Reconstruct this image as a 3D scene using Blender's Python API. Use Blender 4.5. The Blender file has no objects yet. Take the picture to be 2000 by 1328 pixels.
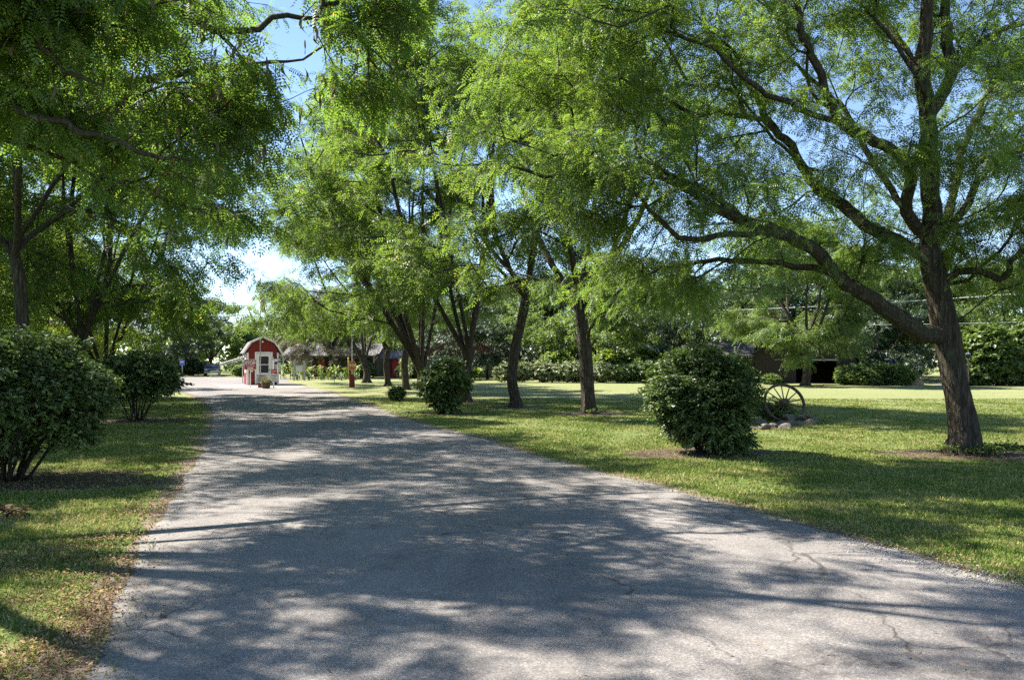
import bpy, math, random
import numpy as np
from mathutils import Vector, Matrix

S = bpy.context.scene
C = S.collection
R = math.radians
PI = math.pi

# ------------------------------------------------------------------ camera
FPX = 1570.0            # focal length in pixels of the 2000 px wide photograph
HZ = 705.0              # row of the horizon
EYE = 1.6
cam = bpy.data.cameras.new('camera')
cam.sensor_width = 36.0
cam.lens = 36.0 * FPX / 2000.0
cam.shift_y = (HZ - 664.0) / 2000.0
cam.clip_start = 0.05
cam.clip_end = 3000.0
camo = bpy.data.objects.new('camera', cam)
camo.location = (0, 0, EYE)
camo.rotation_euler = (PI / 2, 0, 0)
C.objects.link(camo)
S.camera = camo

# ------------------------------------------------------------------ light
SUN_EL, SUN_AZ = 48.0, 292.0      # azimuth clockwise from +Y
w = bpy.data.worlds.new('World'); S.world = w; w.use_nodes = True
nt = w.node_tree
sky = nt.nodes.new('ShaderNodeTexSky'); sky.sky_type = 'NISHITA'; sky.sun_disc = False
sky.sun_elevation = R(SUN_EL); sky.sun_rotation = R(SUN_AZ)
sky.air_density = 0.75; sky.dust_density = 0.0; sky.ozone_density = 1.5
nt.links.new(sky.outputs[0], nt.nodes['Background'].inputs[0])
nt.nodes['Background'].inputs[1].default_value = 0.086
sl = bpy.data.lights.new('sun', 'SUN'); sl.energy = 5.0; sl.angle = R(0.53); sl.color = (1.0, 0.935, 0.85)
so = bpy.data.objects.new('sun', sl); C.objects.link(so)
sd = Vector((math.sin(R(SUN_AZ)) * math.cos(R(SUN_EL)), math.cos(R(SUN_AZ)) * math.cos(R(SUN_EL)), math.sin(R(SUN_EL))))
so.rotation_euler = sd.to_track_quat('Z', 'Y').to_euler()
so.location = (-20, 8, 30)
S.view_settings.view_transform = 'Standard'; S.view_settings.look = 'None'
S.view_settings.exposure = 1.82; S.view_settings.gamma = 1.0
S.render.engine = 'CYCLES'
S.cycles.max_bounces = 6; S.cycles.diffuse_bounces = 3; S.cycles.glossy_bounces = 2
S.cycles.transmission_bounces = 3; S.cycles.transparent_max_bounces = 4
S.cycles.use_denoising = False
S.cycles.sample_clamp_indirect = 6.0
S.cycles.caustics_reflective = False; S.cycles.caustics_refractive = False

def gp(px, py, z=0.0):            # a point of the ground seen at that row and column
    Y = FPX * (EYE - z) / (py - HZ)
    return ((px - 1000) / FPX * Y, Y, z)
def at(px, py, Y):                # the point at depth Y
    return ((px - 1000) / FPX * Y, Y, EYE - (py - HZ) / FPX * Y)

# ------------------------------------------------------------------ materials
def newmat(name):
    m = bpy.data.materials.new(name); m.use_nodes = True
    t = m.node_tree; t.nodes.clear()
    return m, t
def N(t, ty, **kw):
    n = t.nodes.new(ty)
    for k, v in kw.items():
        if k.startswith('i_'):
            n.inputs[k[2:].replace('_', ' ')].default_value = v
        else:
            setattr(n, k, v)
    return n
def L(t, a, b): t.links.new(a, b)
def ramp(t, fac, stops, interp='LINEAR'):
    r = t.nodes.new('ShaderNodeValToRGB'); r.color_ramp.interpolation = interp
    e = r.color_ramp.elements
    while len(e) < len(stops): e.new(0.5)
    for k, (p, c) in enumerate(stops):
        e[k].position = p
        e[k].color = (c, c, c, 1) if isinstance(c, (int, float)) else (*c, 1)
    if fac is not None: L(t, fac, r.inputs[0])
    return r
def coords(t, scale=(1, 1, 1), kind='Object'):
    tc = N(t, 'ShaderNodeTexCoord'); mp = N(t, 'ShaderNodeMapping')
    mp.inputs['Scale'].default_value = scale
    L(t, tc.outputs[kind], mp.inputs[0])
    return mp.outputs[0]
def noise(t, vec, scale, detail=4, rough=0.55, dist=0.0):
    n = N(t, 'ShaderNodeTexNoise'); n.inputs['Scale'].default_value = scale
    n.inputs['Detail'].default_value = detail; n.inputs['Roughness'].default_value = rough
    n.inputs['Distortion'].default_value = dist
    if vec is not None: L(t, vec, n.inputs['Vector'])
    return n.outputs['Fac']
def mixc(t, fac, a, b, mode='MIX'):
    m = N(t, 'ShaderNodeMix', data_type='RGBA', blend_type=mode)
    for s, v in ((m.inputs[0], fac), (m.inputs[6], a), (m.inputs[7], b)):
        if hasattr(v, 'links'): L(t, v, s)
        elif isinstance(v, (int, float)): s.default_value = v
        else: s.default_value = (*v, 1)
    return m.outputs[2]
def mth(t, op, a, b=None, clamp=False):
    m = N(t, 'ShaderNodeMath', operation=op, use_clamp=clamp)
    for s, v in ((m.inputs[0], a), (m.inputs[1], b)):
        if v is None: continue
        if hasattr(v, 'links'): L(t, v, s)
        else: s.default_value = v
    return m.outputs[0]
def finish(t, col, rough=0.8, bump=None, bstr=0.3, bdist=0.02, spec=0.3, metal=0.0):
    p = N(t, 'ShaderNodeBsdfPrincipled'); o = N(t, 'ShaderNodeOutputMaterial')
    if hasattr(col, 'links'): L(t, col, p.inputs['Base Color'])
    else: p.inputs['Base Color'].default_value = (*col, 1)
    if hasattr(rough, 'links'): L(t, rough, p.inputs['Roughness'])
    else: p.inputs['Roughness'].default_value = rough
    p.inputs['Specular IOR Level'].default_value = spec
    p.inputs['Metallic'].default_value = metal
    if bump is not None:
        b = N(t, 'ShaderNodeBump'); b.inputs['Strength'].default_value = bstr; b.inputs['Distance'].default_value = bdist
        L(t, bump, b.inputs['Height']); L(t, b.outputs[0], p.inputs['Normal'])
    L(t, p.outputs[0], o.inputs[0])
    return p

def paint(name, col, rough=0.6, var=0.12, scale=6.0, bstr=0.15, metal=0.0, stretch=(1, 1, 1)):
    m, t = newmat(name)
    v = coords(t, stretch)
    n = noise(t, v, scale, 5, 0.6)
    f = ramp(t, n, [(0.3, 1 - var), (0.7, 1 + 0 * var)])
    c = mixc(t, 1.0, col, f.outputs[0], 'MULTIPLY')
    finish(t, c, rough, n, bstr, 0.01, 0.4, metal)
    return m

def leafmat(name, dark, light, trans, tmix=0.42, gloss=0.06, warm=None, wfrac=0.0):
    m, t = newmat(name)
    g = N(t, 'ShaderNodeNewGeometry'); tc = N(t, 'ShaderNodeTexCoord')
    big = noise(t, tc.outputs['Object'], 0.9, 3, 0.5)
    rnd = g.outputs['Random Per Island']
    f = mth(t, 'ADD', mth(t, 'MULTIPLY', rnd, 0.5), mth(t, 'MULTIPLY', ramp(t, big, [(0.40, 0.0), (0.60, 1.0)]).outputs[0], 0.5))
    c = mixc(t, f, dark, light)
    tr = mixc(t, mth(t, 'SUBTRACT', 1.3, f), trans, tuple(x * 0.6 for x in trans))
    if warm:
        k = mth(t, 'GREATER_THAN', mth(t, 'FRACT', mth(t, 'MULTIPLY', rnd, 37.7)), 1 - wfrac)
        c = mixc(t, k, c, warm); tr = mixc(t, k, tr, tuple(min(1, x * 1.3) for x in warm))
    d = N(t, 'ShaderNodeBsdfDiffuse'); L(t, c, d.inputs[0])
    b = N(t, 'ShaderNodeBsdfTranslucent'); L(t, tr, b.inputs[0])
    mx = N(t, 'ShaderNodeMixShader'); mx.inputs[0].default_value = tmix
    L(t, d.outputs[0], mx.inputs[1]); L(t, b.outputs[0], mx.inputs[2])
    gl = N(t, 'ShaderNodeBsdfGlossy'); gl.inputs['Roughness'].default_value = 0.50
    gl.inputs[0].default_value = (1, 1, 1, 1)
    m2 = N(t, 'ShaderNodeMixShader'); m2.inputs[0].default_value = gloss
    L(t, mx.outputs[0], m2.inputs[1]); L(t, gl.outputs[0], m2.inputs[2])
    o = N(t, 'ShaderNodeOutputMaterial'); L(t, m2.outputs[0], o.inputs[0])
    return m

M = {}
M['leaf'] = leafmat('locust_leaf', (0.038, 0.074, 0.016), (0.145, 0.215, 0.054), (0.34, 0.53, 0.065), 0.46, 0.032, (0.45, 0.36, 0.05), 0.012)
M['leaf_left'] = leafmat('locust_leaf_backlit', (0.030, 0.064, 0.014), (0.105, 0.170, 0.036), (0.33, 0.54, 0.060), 0.50, 0.028, (0.40, 0.28, 0.05), 0.015)  # locust leaf again, the left row's backlit tone put into its colour
M['leaf_far'] = leafmat('far_leaf', (0.058, 0.100, 0.026), (0.145, 0.210, 0.056), (0.31, 0.46, 0.07), 0.40, 0.03)
M['leaf_dark'] = leafmat('dense_dark_leaf', (0.018, 0.042, 0.014), (0.045, 0.085, 0.028), (0.08, 0.16, 0.03), 0.22, 0.06)
M['leaf_bush'] = leafmat('bush_leaf', (0.034, 0.064, 0.013), (0.115, 0.175, 0.036), (0.20, 0.34, 0.045), 0.30, 0.055, (0.16, 0.22, 0.05), 0.12)
M['leaf_lime'] = leafmat('lime_leaf', (0.10, 0.18, 0.02), (0.22, 0.33, 0.04), (0.40, 0.55, 0.06), 0.4, 0.06)
M['leaf_pale'] = leafmat('pale_dusty_sunlit_leaf', (0.14, 0.18, 0.065), (0.27, 0.31, 0.14), (0.34, 0.42, 0.14), 0.3, 0.06)  # pale dusty green, lifted to put sunlight on the hedge into its colour
M['leaf_yellow'] = leafmat('yellow_green_leaf', (0.08, 0.14, 0.018), (0.17, 0.25, 0.035), (0.42, 0.56, 0.05), 0.48, 0.05)
M['leaf_brown'] = leafmat('brownish_leaf', (0.065, 0.075, 0.035), (0.13, 0.125, 0.06), (0.20, 0.18, 0.08), 0.3, 0.04)
M['flower'] = leafmat('orange_petal', (0.55, 0.16, 0.02), (0.75, 0.45, 0.05), (0.6, 0.3, 0.05), 0.3, 0.03)
M['pod'] = leafmat('seed_pod', (0.04, 0.035, 0.012), (0.12, 0.085, 0.03), (0.16, 0.13, 0.03), 0.2, 0.03)

def bark(name, c1, c2, sc=1.0):
    m, t = newmat(name)
    v = coords(t, (9 * sc, 9 * sc, 1.5 * sc))
    n1 = noise(t, v, 2.4, 6, 0.62, 0.5)
    vo = N(t, 'ShaderNodeTexVoronoi'); vo.feature = 'DISTANCE_TO_EDGE'; vo.inputs['Scale'].default_value = 1.7
    L(t, v, vo.inputs['Vector'])
    n2 = noise(t, coords(t, (1, 1, 1)), 1.3, 3)
    f = mth(t, 'MULTIPLY', ramp(t, n1, [(0.3, 0.0), (0.72, 1.0)]).outputs[0], ramp(t, vo.outputs['Distance'], [(0.0, 0.25), (0.25, 1.0)]).outputs[0])
    c = mixc(t, f, c1, c2)
    c = mixc(t, mth(t, 'MULTIPLY', ramp(t, n2, [(0.5, 0.0), (0.75, 1.0)]).outputs[0], 0.35), c, (0.075, 0.095, 0.045))
    finish(t, c, 0.92, f, 1.0, 0.05, 0.12)
    return m
M['bark'] = bark('locust_bark', (0.022, 0.018, 0.014), (0.185, 0.152, 0.115))
M['bark_pale'] = bark('pale_bark', (0.05, 0.042, 0.032), (0.22, 0.19, 0.15))
M['stem'] = bark('shrub_stem', (0.03, 0.024, 0.018), (0.11, 0.09, 0.065), 3)

def grass_ground():
    m, t = newmat('lawn_turf')
    v = coords(t)
    a = noise(t, v, 0.22, 4, 0.6); b = noise(t, v, 2.2, 5, 0.65); c = noise(t, v, 45, 4, 0.7)
    vs = coords(t, (0.35, 6, 1)); st = noise(t, vs, 0.5, 3, 0.6)
    f = mth(t, 'ADD', mth(t, 'MULTIPLY', a, 0.5), mth(t, 'MULTIPLY', b, 0.5))
    col = ramp(t, f, [(0.36, (0.062, 0.105, 0.022)), (0.50, (0.115, 0.155, 0.040)), (0.62, (0.205, 0.210, 0.078))]).outputs[0]
    # farther lawn is paler
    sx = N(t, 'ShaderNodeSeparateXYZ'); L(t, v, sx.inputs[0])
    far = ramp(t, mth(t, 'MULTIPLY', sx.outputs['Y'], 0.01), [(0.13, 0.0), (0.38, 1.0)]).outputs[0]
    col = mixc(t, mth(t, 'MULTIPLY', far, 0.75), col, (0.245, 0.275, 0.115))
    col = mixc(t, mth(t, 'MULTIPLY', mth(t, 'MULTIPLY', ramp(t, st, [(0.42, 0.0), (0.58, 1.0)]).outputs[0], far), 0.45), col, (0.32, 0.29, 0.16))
    col = mixc(t, mth(t, 'MULTIPLY', ramp(t, noise(t, coords(t, (0.25, 1.0, 1)), 1.1, 5, 0.7), [(0.5, 0.0), (0.66, 1.0)]).outputs[0], 0.55), col, (0.12, 0.175, 0.045))
    dry = ramp(t, noise(t, v, 0.9, 5, 0.7), [(0.56, 0.0), (0.68, 1.0)]).outputs[0]
    col = mixc(t, mth(t, 'MULTIPLY', dry, 0.55), col, (0.19, 0.145, 0.07))
    col = mixc(t, 1.0, col, ramp(t, c, [(0.3, 0.62), (0.7, 1.2)]).outputs[0], 'MULTIPLY')
    col = mixc(t, 1.0, col, ramp(t, noise(t, v, 6.0, 5, 0.75), [(0.36, 0.66), (0.62, 1.15)]).outputs[0], 'MULTIPLY')
    finish(t, col, 0.95, c, 0.6, 0.03, 0.1)
    return m
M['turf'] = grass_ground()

def asphalt():
    m, t = newmat('worn_asphalt')
    v = coords(t)
    big = noise(t, v, 0.35, 4, 0.6); mid = noise(t, v, 3.0, 5, 0.6)
    fine = noise(t, v, 120, 3, 0.75)
    vo = N(t, 'ShaderNodeTexVoronoi'); vo.inputs['Scale'].default_value = 95.0; L(t, v, vo.inputs['Vector'])
    sep = N(t, 'ShaderNodeSeparateColor'); L(t, vo.outputs['Color'], sep.inputs[0])
    stone = sep.outputs[0]
    base = ramp(t, mth(t, 'ADD', mth(t, 'MULTIPLY', big, 0.6), mth(t, 'MULTIPLY', mid, 0.4)), [(0.33, (0.172, 0.157, 0.143)), (0.67, (0.256, 0.234, 0.212))]).outputs[0]
    col = mixc(t, 1.0, base, ramp(t, stone, [(0.0, 0.68), (0.45, 0.95), (0.85, 1.12), (1.0, 1.45)]).outputs[0], 'MULTIPLY')
    col = mixc(t, 1.0, col, ramp(t, fine, [(0.3, 0.72), (0.7, 1.2)]).outputs[0], 'MULTIPLY')
    # wheel tracks and old patches
    mpv = N(t, 'ShaderNodeMapping'); mpv.inputs['Rotation'].default_value = (0, 0, R(-19)); mpv.inputs['Scale'].default_value = (1.0, 0.06, 1); L(t, v, mpv.inputs[0])
    trk = noise(t, mpv.outputs[0], 0.9, 3, 0.6)
    col = mixc(t, 1.0, col, ramp(t, trk, [(0.36, 0.80), (0.60, 1.06)]).outputs[0], 'MULTIPLY')
    pt = ramp(t, noise(t, v, 0.8, 6, 0.7, 1.0), [(0.56, 1.0), (0.63, 0.80)]).outputs[0]
    col = mixc(t, 1.0, col, pt, 'MULTIPLY')
    # hairline cracks
    nv = N(t, 'ShaderNodeTexNoise'); nv.inputs['Scale'].default_value = 1.6; nv.inputs['Detail'].default_value = 5
    L(t, v, nv.inputs['Vector'])
    add = N(t, 'ShaderNodeVectorMath', operation='MULTIPLY_ADD'); add.inputs[1].default_value = (0.7, 0.7, 0.0)
    L(t, nv.outputs['Color'], add.inputs[0]); L(t, v, add.inputs[2])
    ck = N(t, 'ShaderNodeTexVoronoi'); ck.feature = 'DISTANCE_TO_EDGE'; ck.inputs['Scale'].default_value = 0.75
    L(t, add.outputs[0], ck.inputs['Vector'])
    line = ramp(t, ck.outputs['Distance'], [(0.0, 1.0), (0.014, 0.0)]).outputs[0]
    mask = ramp(t, noise(t, v, 0.5, 3, 0.5), [(0.50, 0.0), (0.60, 1.0)]).outputs[0]
    crack = mth(t, 'MULTIPLY', line, mask)
    # tar / decay streaks with their own shape
    def streak(cx, cy, sx_, sy_, rot, lo=0.35, hi=0.8):
        mp = N(t, 'ShaderNodeMapping'); mp.vector_type = 'TEXTURE'
        mp.inputs['Location'].default_value = (cx, cy, 0); mp.inputs['Rotation'].default_value = (0, 0, rot)
        mp.inputs['Scale'].default_value = (sx_, sy_, 1)
        L(t, add2.outputs[0], mp.inputs[0])
        ln = N(t, 'ShaderNodeVectorMath', operation='LENGTH'); L(t, mp.outputs[0], ln.inputs[0])
        r = ramp(t, ln.outputs['Value'], [(lo, 1.0), (hi, 0.0)])
        return r.outputs[0]
    n3 = N(t, 'ShaderNodeTexNoise'); n3.inputs['Scale'].default_value = 3.5; n3.inputs['Detail'].default_value = 6
    L(t, v, n3.inputs['Vector'])
    flat = N(t, 'ShaderNodeVectorMath', operation='MULTIPLY'); flat.inputs[1].default_value = (1, 1, 0); L(t, v, flat.inputs[0])
    off = N(t, 'ShaderNodeVectorMath', operation='SUBTRACT'); off.inputs[1].default_value = (0.5, 0.5, 0.5); L(t, n3.outputs['Color'], off.inputs[0])
    offs = N(t, 'ShaderNodeVectorMath', operation='MULTIPLY'); offs.inputs[1].default_value = (0.9, 0.9, 0.0); L(t, off.outputs[0], offs.inputs[0])
    add2 = N(t, 'ShaderNodeVectorMath', operation='ADD'); L(t, flat.outputs[0], add2.inputs[0]); L(t, offs.outputs[0], add2.inputs[1])
    s = streak(1.95, 4.22, 1.1, 0.20, R(-6), 0.3, 1.0)
    for a in ((0.30, 7.45, 0.55, 0.13, R(-60)), (0.12, 7.9, 0.35, 0.12, R(20)), (1.15, 4.55, 0.9, 0.05, R(-62)), (2.9, 4.6, 0.5, 0.16, R(15)), (-1.0, 12.6, 0.6, 0.25, R(10))):
        s = mth(t, 'MAXIMUM', s, mth(t, 'MULTIPLY', streak(*a), 0.8))
    gr = mth(t, 'MULTIPLY', s, ramp(t, noise(t, v, 14, 4, 0.7), [(0.38, 0.2), (0.6, 1.0)]).outputs[0])
    dark = mth(t, 'MAXIMUM', crack, mth(t, 'MULTIPLY', gr, 0.8))
    col = mixc(t, mth(t, 'MULTIPLY', dark, 0.85), col, (0.035, 0.030, 0.028))
    hgt = mth(t, 'SUBTRACT', mth(t, 'ADD', mth(t, 'MULTIPLY', fine, 0.6), mth(t, 'MULTIPLY', stone, 0.7)), mth(t, 'MULTIPLY', dark, 1.0))
    finish(t, col, 0.82, hgt, 0.7, 0.008, 0.35)
    return m
M['asphalt'] = asphalt()

def speck(name, cols, scale, rough=0.9, bstr=0.6):
    m, t = newmat(name); v = coords(t)
    n = noise(t, v, scale, 6, 0.7)
    st = [(0.3 + 0.4 * k / (len(cols) - 1), c) for k, c in enumerate(cols)]
    finish(t, ramp(t, n, st).outputs[0], rough, n, bstr, 0.02, 0.2)
    return m
M['mulch'] = speck('mulch_soil', [(0.030, 0.022, 0.014), (0.075, 0.056, 0.036), (0.15, 0.115, 0.075)], 14)
M['verge'] = speck('dirt_verge_soil', [(0.06, 0.045, 0.032), (0.15, 0.115, 0.08), (0.26, 0.22, 0.17)], 18)
M['concrete'] = speck('tan_concrete', [(0.26, 0.22, 0.19), (0.33, 0.29, 0.25)], 3, 0.9, 0.1)
M['rock'] = speck('field_rock', [(0.07, 0.065, 0.055), (0.11, 0.10, 0.085), (0.21, 0.19, 0.16)], 7)

def islandmat(name, stops, rough=0.8, trans=0.0, patch=False):
    m, t = newmat(name)
    g = N(t, 'ShaderNodeNewGeometry')
    f = g.outputs['Random Per Island']
    if patch:
        v = coords(t); pn = mth(t, 'ADD', mth(t, 'MULTIPLY', noise(t, v, 0.8, 5, 0.65), 0.6), mth(t, 'MULTIPLY', noise(t, v, 4.0, 4, 0.65), 0.4))
        f = mth(t, 'ADD', mth(t, 'MULTIPLY', f, 0.62), ramp(t, pn, [(0.36, -0.05), (0.64, 0.52)]).outputs[0], True)
    c = ramp(t, f, stops).outputs[0]
    if trans:
        d = N(t, 'ShaderNodeBsdfDiffuse'); L(t, c, d.inputs[0])
        b = N(t, 'ShaderNodeBsdfTranslucent'); L(t, c, b.inputs[0])
        mx = N(t, 'ShaderNodeMixShader'); mx.inputs[0].default_value = trans
        L(t, d.outputs[0], mx.inputs[1]); L(t, b.outputs[0], mx.inputs[2])
        o = N(t, 'ShaderNodeOutputMaterial'); L(t, mx.outputs[0], o.inputs[0])
    else:
        finish(t, c, rough)
    return m
M['blade'] = islandmat('grass_blade', [(0.0, (0.055, 0.105, 0.018)), (0.35, (0.120, 0.190, 0.035)), (0.65, (0.24, 0.28, 0.075)), (0.85, (0.38, 0.35, 0.15)), (1.0, (0.45, 0.37, 0.19))], 0.6, 0.4, True)
M['litter'] = islandmat('dry_leaf', [(0.0, (0.07, 0.045, 0.025)), (0.35, (0.20, 0.115, 0.06)), (0.65, (0.32, 0.20, 0.12)), (0.9, (0.38, 0.28, 0.17)), (1.0, (0.50, 0.38, 0.10))], 0.7, 0.2)
M['gravel'] = islandmat('gravel_stone', [(0.0, (0.10, 0.10, 0.10)), (0.5, (0.24, 0.235, 0.23)), (1.0, (0.42, 0.41, 0.40))])

def siding(name, col, width=0.2, axis='X', dirt=0.35):
    m, t = newmat(name)
    tc = N(t, 'ShaderNodeTexCoord'); sx = N(t, 'ShaderNodeSeparateXYZ'); L(t, tc.outputs['Object'], sx.inputs[0])
    s = mth(t, 'ADD', sx.outputs['X'], sx.outputs['Y']) if axis == 'X' else sx.outputs['Z']
    fr = mth(t, 'FRACT', mth(t, 'DIVIDE', s, width))
    gap = ramp(t, fr, [(0.0, 0.0), (0.05, 1.0), (0.95, 1.0), (1.0, 0.0)]).outputs[0]
    n = noise(t, coords(t, (5, 5, 0.7) if axis == 'X' else (0.7, 0.7, 5)), 3, 5, 0.65)
    c = mixc(t, 1.0, col, ramp(t, n, [(0.3, 1 - dirt), (0.7, 1.0)]).outputs[0], 'MULTIPLY')
    c = mixc(t, 1.0, c, ramp(t, gap, [(0.0, 0.45), (1.0, 1.0)]).outputs[0], 'MULTIPLY')
    finish(t, c, 0.75, gap, 0.4, 0.02, 0.25)
    return m
M['red_siding'] = siding('red_board_siding', (0.24, 0.032, 0.028), 0.2, 'X', 0.45)
M['barn_siding'] = siding('weathered_barn_boards', (0.055, 0.045, 0.037), 0.22, 'X', 0.5)
M['brown_siding'] = siding('reddish_clapboard', (0.13, 0.055, 0.04), 0.18, 'Z', 0.5)
M['white'] = paint('white_paint', (0.78, 0.78, 0.77), 0.5, 0.12)
M['offwhite'] = paint('grey_white_metal', (0.62, 0.62, 0.60), 0.45, 0.2)
M['grey'] = paint('grey_shingle', (0.17, 0.165, 0.165), 0.85, 0.35, 12)
M['roofwhite'] = paint('bright_metal_roof', (0.70, 0.71, 0.74), 0.4, 0.15, 2)
M['barnroof'] = paint('dark_barn_roof', (0.07, 0.065, 0.065), 0.7, 0.4, 5)
M['red'] = paint('red_paint', (0.50, 0.045, 0.03), 0.5, 0.15)
M['signred'] = paint('sign_red', (0.42, 0.03, 0.04), 0.45, 0.08)
M['darkred'] = paint('dark_red_paint', (0.20, 0.024, 0.02), 0.6, 0.3)
M['stopred'] = paint('stop_orange_red', (0.62, 0.075, 0.03), 0.5, 0.12)
M['black'] = paint('black_metal', (0.02, 0.02, 0.022), 0.4, 0.2)
M['char'] = paint('black_letter_paint', (0.05, 0.05, 0.05), 0.7, 0.1)
M['steel'] = paint('galvanised_steel', (0.42, 0.42, 0.41), 0.45, 0.2, 8, 0.1, 0.3)
M['cream'] = paint('cream_letter_paint', (0.80, 0.72, 0.42), 0.6, 0.1)
M['yellow'] = paint('yellow_paint', (0.75, 0.55, 0.10), 0.6, 0.15)
M['barrel'] = siding('barrel_wood', (0.16, 0.10, 0.065), 0.08, 'X', 0.5)
M['railwood'] = paint('red_brown_rail', (0.30, 0.09, 0.05), 0.8, 0.3, 5)
M['wheelwood'] = speck('old_wheel_wood', [(0.03, 0.024, 0.017), (0.075, 0.06, 0.04), (0.14, 0.115, 0.08)], 16)
M['stump'] = speck('stump_wood', [(0.10, 0.06, 0.04), (0.26, 0.18, 0.12), (0.45, 0.36, 0.26)], 4)
M['carblack'] = paint('dark_car_paint', (0.02, 0.02, 0.03), 0.25, 0.05)
M['carblue'] = paint('blue_car_paint', (0.10, 0.14, 0.25), 0.3, 0.08)
M['tyre'] = paint('tyre_rubber', (0.02, 0.02, 0.02), 0.8, 0.2)
M['interior'] = paint('dark_interior', (0.03, 0.027, 0.024), 0.9, 0.3)
M['cable'] = paint('grey_cable', (0.55, 0.55, 0.55), 0.5, 0.1)
M['blue'] = paint('blue_sign_paint', (0.12, 0.16, 0.50), 0.5, 0.1)
m_, t_ = newmat('window_glass'); finish(t_, (0.02, 0.025, 0.03), 0.2, spec=0.2); M['glass'] = m_
def stonewall():
    m, t = newmat('rubble_stone_wall'); 
    br = N(t, 'ShaderNodeTexBrick'); L(t, coords(t, (1, 1, 1)), br.inputs['Vector'])
    tc = N(t, 'ShaderNodeTexCoord'); sx = N(t, 'ShaderNodeSeparateXYZ'); L(t, tc.outputs['Object'], sx.inputs[0])
    cb = N(t, 'ShaderNodeCombineXYZ'); L(t, mth(t, 'ADD', sx.outputs['X'], sx.outputs['Y']), cb.inputs[0]); L(t, sx.outputs['Z'], cb.inputs[1])
    L(t, cb.outputs[0], br.inputs['Vector'])
    br.inputs['Scale'].default_value = 1.0; br.inputs['Brick Width'].default_value = 0.45; br.inputs['Row Height'].default_value = 0.2
    br.inputs['Mortar Size'].default_value = 0.02
    br.inputs['Color1'].default_value = (0.26, 0.21, 0.18, 1); br.inputs['Color2'].default_value = (0.15, 0.12, 0.11, 1); br.inputs['Mortar'].default_value = (0.10, 0.09, 0.08, 1)
    finish(t, br.outputs['Color'], 0.9, br.outputs['Fac'], -0.4, 0.02)
    return m
M['stone'] = stonewall()
def flagmat():
    m, t = newmat('striped_flag_cloth')
    tc = N(t, 'ShaderNodeTexCoord'); sx = N(t, 'ShaderNodeSeparateXYZ'); L(t, tc.outputs['UV'], sx.inputs[0])
    st = mth(t, 'GREATER_THAN', mth(t, 'FRACT', mth(t, 'MULTIPLY', sx.outputs['X'], 6.5)), 0.5)
    c = mixc(t, st, (0.55, 0.05, 0.05), (0.75, 0.74, 0.72))
    k = mth(t, 'MULTIPLY', mth(t, 'LESS_THAN', sx.outputs['X'], 0.5), mth(t, 'GREATER_THAN', sx.outputs['Y'], 0.6))
    c = mixc(t, k, c, (0.05, 0.06, 0.20))
    finish(t, c, 0.8); return m
M['flag'] = flagmat()

# ------------------------------------------------------------------ object helpers
def link_mesh(name, me, mat=None, parent=None, loc=(0, 0, 0)):
    o = bpy.data.objects.new(name, me); C.objects.link(o)
    if mat is not None and not me.materials: me.materials.append(mat)
    o.location = loc
    if parent is not None: o.parent = parent
    return o
def thing(name, label, cat, loc=(0, 0, 0), rz=0.0, group=None):
    o = bpy.data.objects.new(name, None); C.objects.link(o)
    o.location = loc; o.rotation_euler = (0, 0, rz); o.empty_display_size = 0.2
    tag(o, label, cat, group); return o
def tag(o, label=None, cat=None, group=None, kind=None):
    if label: o['label'] = label
    if cat: o['category'] = cat
    if group: o['group'] = group
    if kind: o['kind'] = kind
    return o
def dup(root, loc=None, rz=None, scale=None, label=None, group=None):
    r = root.copy(); C.objects.link(r)
    for ch in list(root.children):
        c = ch.copy(); C.objects.link(c); c.parent = r
        for g in ch.children:
            d = g.copy(); C.objects.link(d); d.parent = c
    if loc is not None: r.location = loc
    if rz is not None: r.rotation_euler = (0, 0, rz)
    if scale is not None: r.scale = scale if hasattr(scale, '__len__') else (scale,) * 3
    if label: r['label'] = label
    if group: r['group'] = group
    return r
def mesh_q(name, V, F, smooth=False):        # V (n,3), F (m,k) numpy, all faces with k corners
    me = bpy.data.meshes.new(name)
    V = np.ascontiguousarray(V, dtype=np.float32); F = np.ascontiguousarray(F, dtype=np.int32)
    k = F.shape[1]
    me.vertices.add(len(V)); me.vertices.foreach_set('co', V.ravel())
    me.loops.add(F.size); me.loops.foreach_set('vertex_index', F.ravel())
    me.polygons.add(len(F)); me.polygons.foreach_set('loop_start', np.arange(0, F.size, k, dtype=np.int32))
    me.update(calc_edges=True)
    if smooth: me.polygons.foreach_set('use_smooth', np.ones(len(F), dtype=bool))
    return me

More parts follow.
